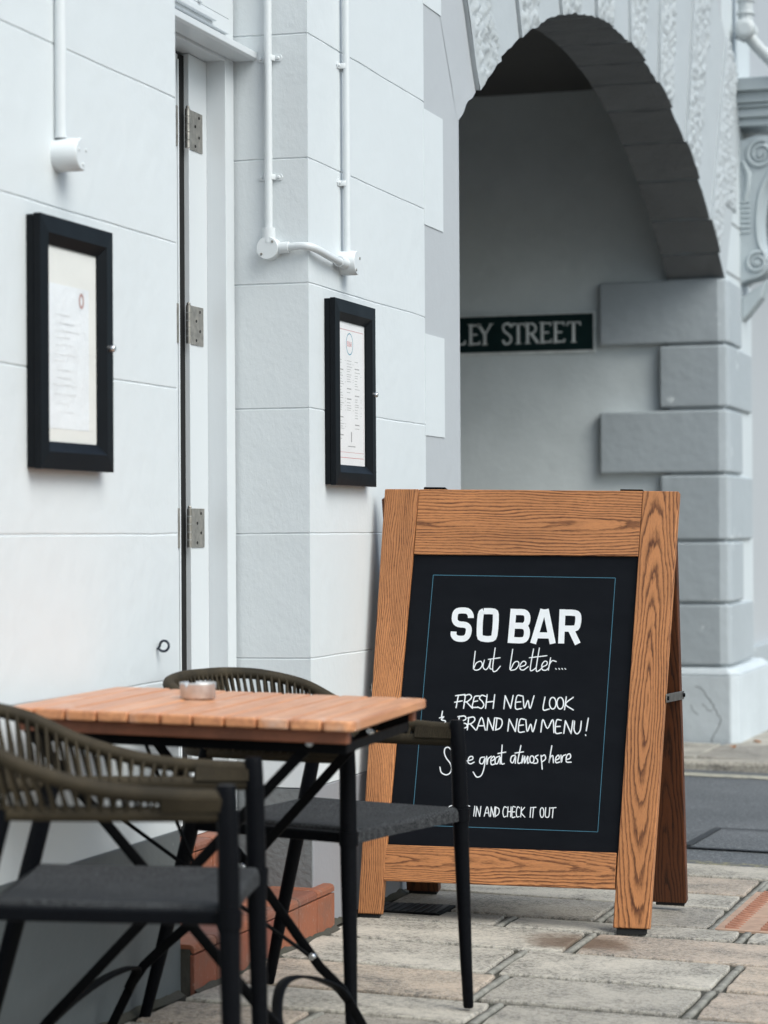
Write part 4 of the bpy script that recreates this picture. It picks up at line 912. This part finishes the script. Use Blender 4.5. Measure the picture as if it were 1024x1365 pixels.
# ---------------------------------------------------------------- rope-backed armchairs (built at the origin, facing +x)
def sym(pts): return pts+[(x, -y, z) for x, y, z in reversed(pts[:-1])]
def make_chair():
    root = bpy.data.objects.new('woven_armchair', None); COL.objects.link(root)
    up = catmull([Vector(p) for p in sym([(.006, -.252, .660), (-.10, -.258, .662), (-.21, -.266, .671), (-.33, -.270, .702), (-.43, -.256, .746), (-.515, -.20, .770), (-.552, -.10, .779), (-.561, 0, .780)])], 24)
    lo = catmull([Vector(p) for p in sym([(.004, -.250, .639), (-.10, -.250, .636), (-.21, -.251, .634), (-.31, -.247, .632), (-.41, -.232, .630), (-.475, -.175, .628), (-.505, -.09, .627), (-.512, 0, .627)])], 24)
    L = [0]
    for i in range(1, len(up)): L.append(L[-1]+(up[i]-up[i-1]).length)
    def at(path, t):
        x = t*(len(path)-1); i = min(int(x), len(path)-2); return path[i].lerp(path[i+1], x-i)
    n = 760
    rail = [at(up, i/n) for i in range(n+1)]
    MB().tube(rail, [.0135*(1+.05*abs(sin(i*pi/3.0))) for i in range(n+1)], 12).build('top_rail', M['rope'], root)
    MB().tube([at(lo, i/240) for i in range(241)], 1, prof=[(-.009, -.018), (.009, -.018), (.011, -.006), (.009, .007), (-.009, .007), (-.011, -.006)], up=(0, 0, 1)).build('lower_rail', M['rope'], root)
    w = MB(); K = 124; tot = 1.0
    for i in range(K):
        t = lerp(.075, .925, (i+.5)/K); t2 = t+(.0032 if i % 2 else -.0032)
        a, b = at(up, t), at(lo, t2)
        out = Vector((a.x+.25, a.y, 0)).normalized()*(.011 if i % 2 else -.010)
        w.tube([a+out, a.lerp(b, .5)+out*.75, b+out*.9], .0040, 6)
    for side in (0, 1):                                             # close binding beside the front posts
        for i in range(15):
            t = lerp(.011, .074, i/14); t = 1-t if side else t
            a, b = at(up, t), at(lo, t)
            for s_ in (-1, 1):
                o_ = Vector((0, s_*.013, 0)); w.tube([a+o_, b+o_*.9], .0056, 6)
    w.build('rope_weave', M['rope'], root)
    for s_ in (-1, 1):                                              # legs
        l = MB(); y = .252*s_
        l.tube([(.030, y+.014*s_, .0), (.030, y+.014*s_, .004), (.024, y+.011*s_, .12), (.012, y+.005*s_, .40), (.010, y+.004*s_, .46), (.004, y, .61), (.0, y-.001*s_, .672), (.0, y-.001*s_, .682)],
               [.0105, .0125, .0145, .0185, .0190, .0185, .0178, .0150], 16)
        l.lathe([(.0215, 0), (.0215, .03)], (.011, y+.004*s_, .443), 'z', 16)
        l.build('leg', M['black'], root)
        r_ = MB(); r_.tube([(-.532, .262*s_, .0), (-.531, .262*s_, .004), (-.495, .252*s_, .15), (-.425, .240*s_, .43), (-.378, .238*s_, .632)], [.011, .013, .0155, .018, .017], 16)
        r_.build('leg', M['black'], root)
        MB().bar((-.415, .232*s_, .455), (.008, .246*s_, .458), .022, .024).build('seat_rail', M['black'], root, bevel=.004)
    for x_, h_ in ((-.40, .23), (-.012, .238)): MB().bar((x_, -h_, .455), (x_, h_, .455), .022, .022).build('cross_rail', M['black'], root, bevel=.003)
    s = MB()
    def top(u, v):
        x = lerp(-.398, .018, u); hw = lerp(.216, .2335, u); y = lerp(-hw, hw, v)
        x2 = x+(.010*sin(pi*v)*(-1 if u > .8 else 0))
        sag = .012*sin(pi*min(max(u, 0), 1))*sin(pi*v)+.004*sin(pi*v)
        e = min(u, 1-u)*.48; f = min(v, 1-v)*2*hw; rd = .012
        dr = sum((rd-sqrt(max(0, rd*rd-(rd-q)**2))) if q < rd else 0 for q in (e, f))
        return (x2, y, .479-sag-dr)
    NU, NV = 40, 40
    uu = [0, .004, .01, .018, .026]+[lerp(.035, .965, i/30) for i in range(31)]+[.974, .982, .99, .996, 1]
    s.grid(lambda u, v: top(uu[int(round(u*40))], uu[int(round(v*40))]), 40, 40)
    rim = [top(0, v) for v in uu]+[top(u, 1) for u in uu[1:]]+[top(1, v) for v in reversed(uu[:-1])]+[top(u, 0) for u in reversed(uu[1:-1])]
    m = len(rim); s.add(rim+[(x*.998, y*.998, .444) for x, y, z in rim], [(i, (i+1) % m, m+(i+1) % m, m+i) for i in range(m)]+[tuple(range(m, 2*m))])
    s.build('seat', M['seat'], root)
    return root
def copy_tree(o, parent=None):
    c = o.copy(); COL.objects.link(c)
    if parent is not None: c.parent = parent; c.matrix_parent_inverse = Matrix()
    for ch in o.children: copy_tree(ch, c)
    return c
chair = make_chair()
far = copy_tree(chair)
GRP = 'woven armchairs beside the slatted table'
def set_chair(o, f1, f2, label):
    """f1, f2: plan points of the two front posts, near and far"""
    mx, my = (f1[0]+f2[0])/2, (f1[1]+f2[1])/2
    d = Vector((f2[0]-f1[0], f2[1]-f1[1])).normalized(); fx = Vector((d.y, -d.x))
    bx = Vector((mx, my))-fx*.25
    zf = ground_z(mx, my); zb = ground_z(mx-fx.x*.55, my-fx.y*.55)
    tl = atan2(zb-zf, .58)*.9
    mx -= fx.x*.68*tl; my -= fx.y*.68*tl                         # the posts are measured at arm height
    o.location = (mx, my, zf)
    o.rotation_euler = (0, tl, atan2(fx.y, fx.x))
    tag(o, label, 'chair', GRP)
set_chair(chair, (.768, 3.80), (.639, 4.27), 'olive rope armchair nearest the viewer, partly cut off at the left, seat in shade')
set_chair(far, (.572, 5.045), (.683, 5.522), 'olive rope armchair beyond the slatted table, in front of the A-board')

# ---------------------------------------------------------------- folding table
TZ = lambda x, y: .787-.0285*x-.006*(y-4.363)
ta = radians(94.6); EA = Vector((cos(ta), sin(ta), 0)); EB = Vector((-sin(ta), cos(ta), 0))
P0 = Vector((.812, 4.358, TZ(.812, 4.358)))
ea = Vector((EA.x, EA.y, TZ(P0.x+EA.x, P0.y+EA.y)-P0.z)).normalized(); eb = Vector((EB.x, EB.y, TZ(P0.x+EB.x, P0.y+EB.y)-P0.z)).normalized()
en = eb.cross(ea).normalized(); en = en if en.z > 0 else -en
TM = frame(P0, eb, ea, en)                                    # local x: across the slats towards the wall, y: along the slats
TW, TL, TH = .712, .690, .021
tb_ = thing('folding_table', (.45, 4.7, ground_z(.45, 4.7)), 'folding bistro table with reddish hardwood slats on crossed black iron legs', 'table')
sl = MB(); NS = 11
for k in range(NS):
    a, b = TW*k/NS+.0022, TW*(k+1)/NS-.0022; e_ = rnd.uniform(-.0015, .0015)
    q = [(a, .004+e_), (b, .004+e_), (b, TL-.004+e_), (a, TL-.004+e_)]
    c = .016
    if k == 0: q = [(a+c, .002), (b, .002), (b, TL-.002), (a+c, TL-.002), (a, TL-c), (a, c)]
    if k == NS-1: q = [(a, .002), (b-c, .002), (b, c), (b, TL-c), (b-c, TL-.002), (a, TL-.002)]
    sl.prism(q, -TH, rnd.uniform(-.0006, .0006), lambda p, r_, d: (p, r_, d))
sl.build('tabletop', M['slat'], tb_, bevel=.0045, seg=3, matrix=TM)
BATT = plain('hardwood_batten', (.22, .075, .035), .5, 0, .0004, 60, .25)
for y in (.030, TL-.030-.028): MB().box(.02, TW-.02, y, y+.028, -TH-.026, -TH-.0005).build('batten', BATT, tb_, bevel=.003, matrix=TM)
FZ = -TH-.026
fr_ = MB()
for y in (.034, TL-.058): fr_.box(.03, TW-.03, y+.03 if y < .3 else y-.008, (y+.034) if y < .3 else y-.004, FZ-.022, FZ+.02)
fr_.box(.03, .034, .07, TL-.07, FZ-.02, FZ-.0005).box(TW-.034, TW-.03, .07, TL-.07, FZ-.02, FZ-.0005)
fr_.build('top_frame', M['iron'], tb_, matrix=TM)
def flat(mb, pts, w=.021, t=.0065, nrm=(0, -1, 0)):
    """flat iron bar along pts, its wide face towards nrm"""
    P = [Vector(p) for p in pts]
    mb.tube(P, 1, prof=[(-w/2, -t/2), (w/2, -t/2), (w/2, t/2), (-w/2, t/2)], up=nrm)
def leg(name, pts, y_): 
    m = MB(); flat(m, pts); return m.build('leg', M['iron'], tb_, bevel=.0012)
yn, yf = 4.42, 4.95
gz = lambda x, y: ground_z(x, y)+.003
leg('leg', [(.722, yn, .735), (.405, yn, .414), (.141, yn, .146), (.05, yn-.005, gz(.05, yn))], yn)
leg('leg', [(.105, yn-.008, .735), (.272, yn-.008, .553), (.43, yn-.008, .383), (.58, yn-.008, .22), (.70, yn-.008, .10), (.76, yn-.008, gz(.76, yn))], yn)
leg('leg', [(.672, yf, .725), (.401, yf, .433), (.305, yf, .324), (.167, yf, .207), (.125, yf, .168), (.098, yf, .13), (.049, yf, .035), (.04, yf, gz(.04, yf))], yf)
leg('leg', [(.10, yf+.008, .73), (.414, yf+.008, .339), (.491, yf+.008, .238), (.534, yf+.008, .183), (.585, yf+.008, .137), (.627, yf+.008, .067), (.66, yf+.008, gz(.66, yf))], yf)
for p_ in ([(.112, 4.95-.01, .715), (.317, 4.93, .251), (.33, 4.93, .22)], [(.075, 4.90, .51), (.33, 4.925, .335), (.52, 4.945, .205)]): MB().tube(p_, .0044, 8).build('brace_rod', M['iron'], tb_)
def band(pts):
    m = MB(); P = catmull([Vector(p) for p in pts], 8); m.tube(P, 1, prof=[(-.012, -.0028), (.012, -.0028), (.012, .0028), (-.012, .0028)], up=(1, 0, .15)) if False else None
    vs = []; n = len(P)
    for i, p in enumerate(P):
        t = (P[min(i+1, n-1)]-P[max(i-1, 0)]).normalized(); a = Vector((1, 0, 0)); a = (a-t*a.dot(t)).normalized(); b = t.cross(a)
        vs += [p+a*.011+b*.003, p-a*.011+b*.003, p-a*.011-b*.003, p+a*.011-b*.003]
    fs = [(i*4+k, i*4+(k+1) % 4, (i+1)*4+(k+1) % 4, (i+1)*4+k) for i in range(n-1) for k in range(4)]+[(3,2,1,0), tuple((n-1)*4+k for k in range(4))]
    m.add(vs, fs, True); return m.build('foot_band', M['iron'], tb_)
band([(.60, 4.955, .115), (.582, 4.92, .150), (.562, 4.82, .186), (.548, 4.74, .199), (.552, 4.66, .195), (.572, 4.58, .166), (.61, 4.50, .135), (.68, 4.44, .085)])
band([(.09, 4.945, .115), (.112, 4.938, .155), (.118, 4.90, .172), (.112, 4.78, .172), (.105, 4.62, .150), (.10, 4.48, .115), (.095, 4.43, .09)])
for c in ((.702, yn-.004, .716), (.654, yf-.004, .697), (.405, yn-.004, .414), (.36, yf-.004, .395), (.52, yf-.004, .207)):
    MB().lathe([(.009, .004), (.009, -.003), (.006, -.007)], c, 'y', 14).build('bolt', M['chrome'], tb_)
# tin ashtray
ac = TM.inverted() @ Vector((.343, 4.734, TZ(.343, 4.734)))
at_ = MB(); R0 = .0375
prof = [(R0*.93, .001), (R0, .004), (R0*1.0, .030), (R0*1.03, .034), (R0*.98, .035), (R0*.93, .031), (R0*.90, .006)]
at_.lathe(prof, (.343, 4.734, TZ(.343, 4.734)+.0005), 'z', 40)
ash = at_.build('ashtray', plain('brushed_tin', (.62, .61, .60), .42, .7, .0002, 90, .2))
bm = bmesh.new(); bm.from_mesh(ash.data)                       # three cigarette rests pressed into the rim
for v in bm.verts:
    dx, dy = v.co.x-.343, v.co.y-4.734; a = atan2(dy, dx)
    if v.co.z > TZ(.343, 4.734)+.025 and min(abs((a-b+pi) % (2*pi)-pi) for b in (-1.9, .2, 2.3)) < .13: v.co.z -= .009
bm.to_mesh(ash.data); bm.free()
tag(ash, 'round brushed metal ashtray on the slatted table', 'ashtray')
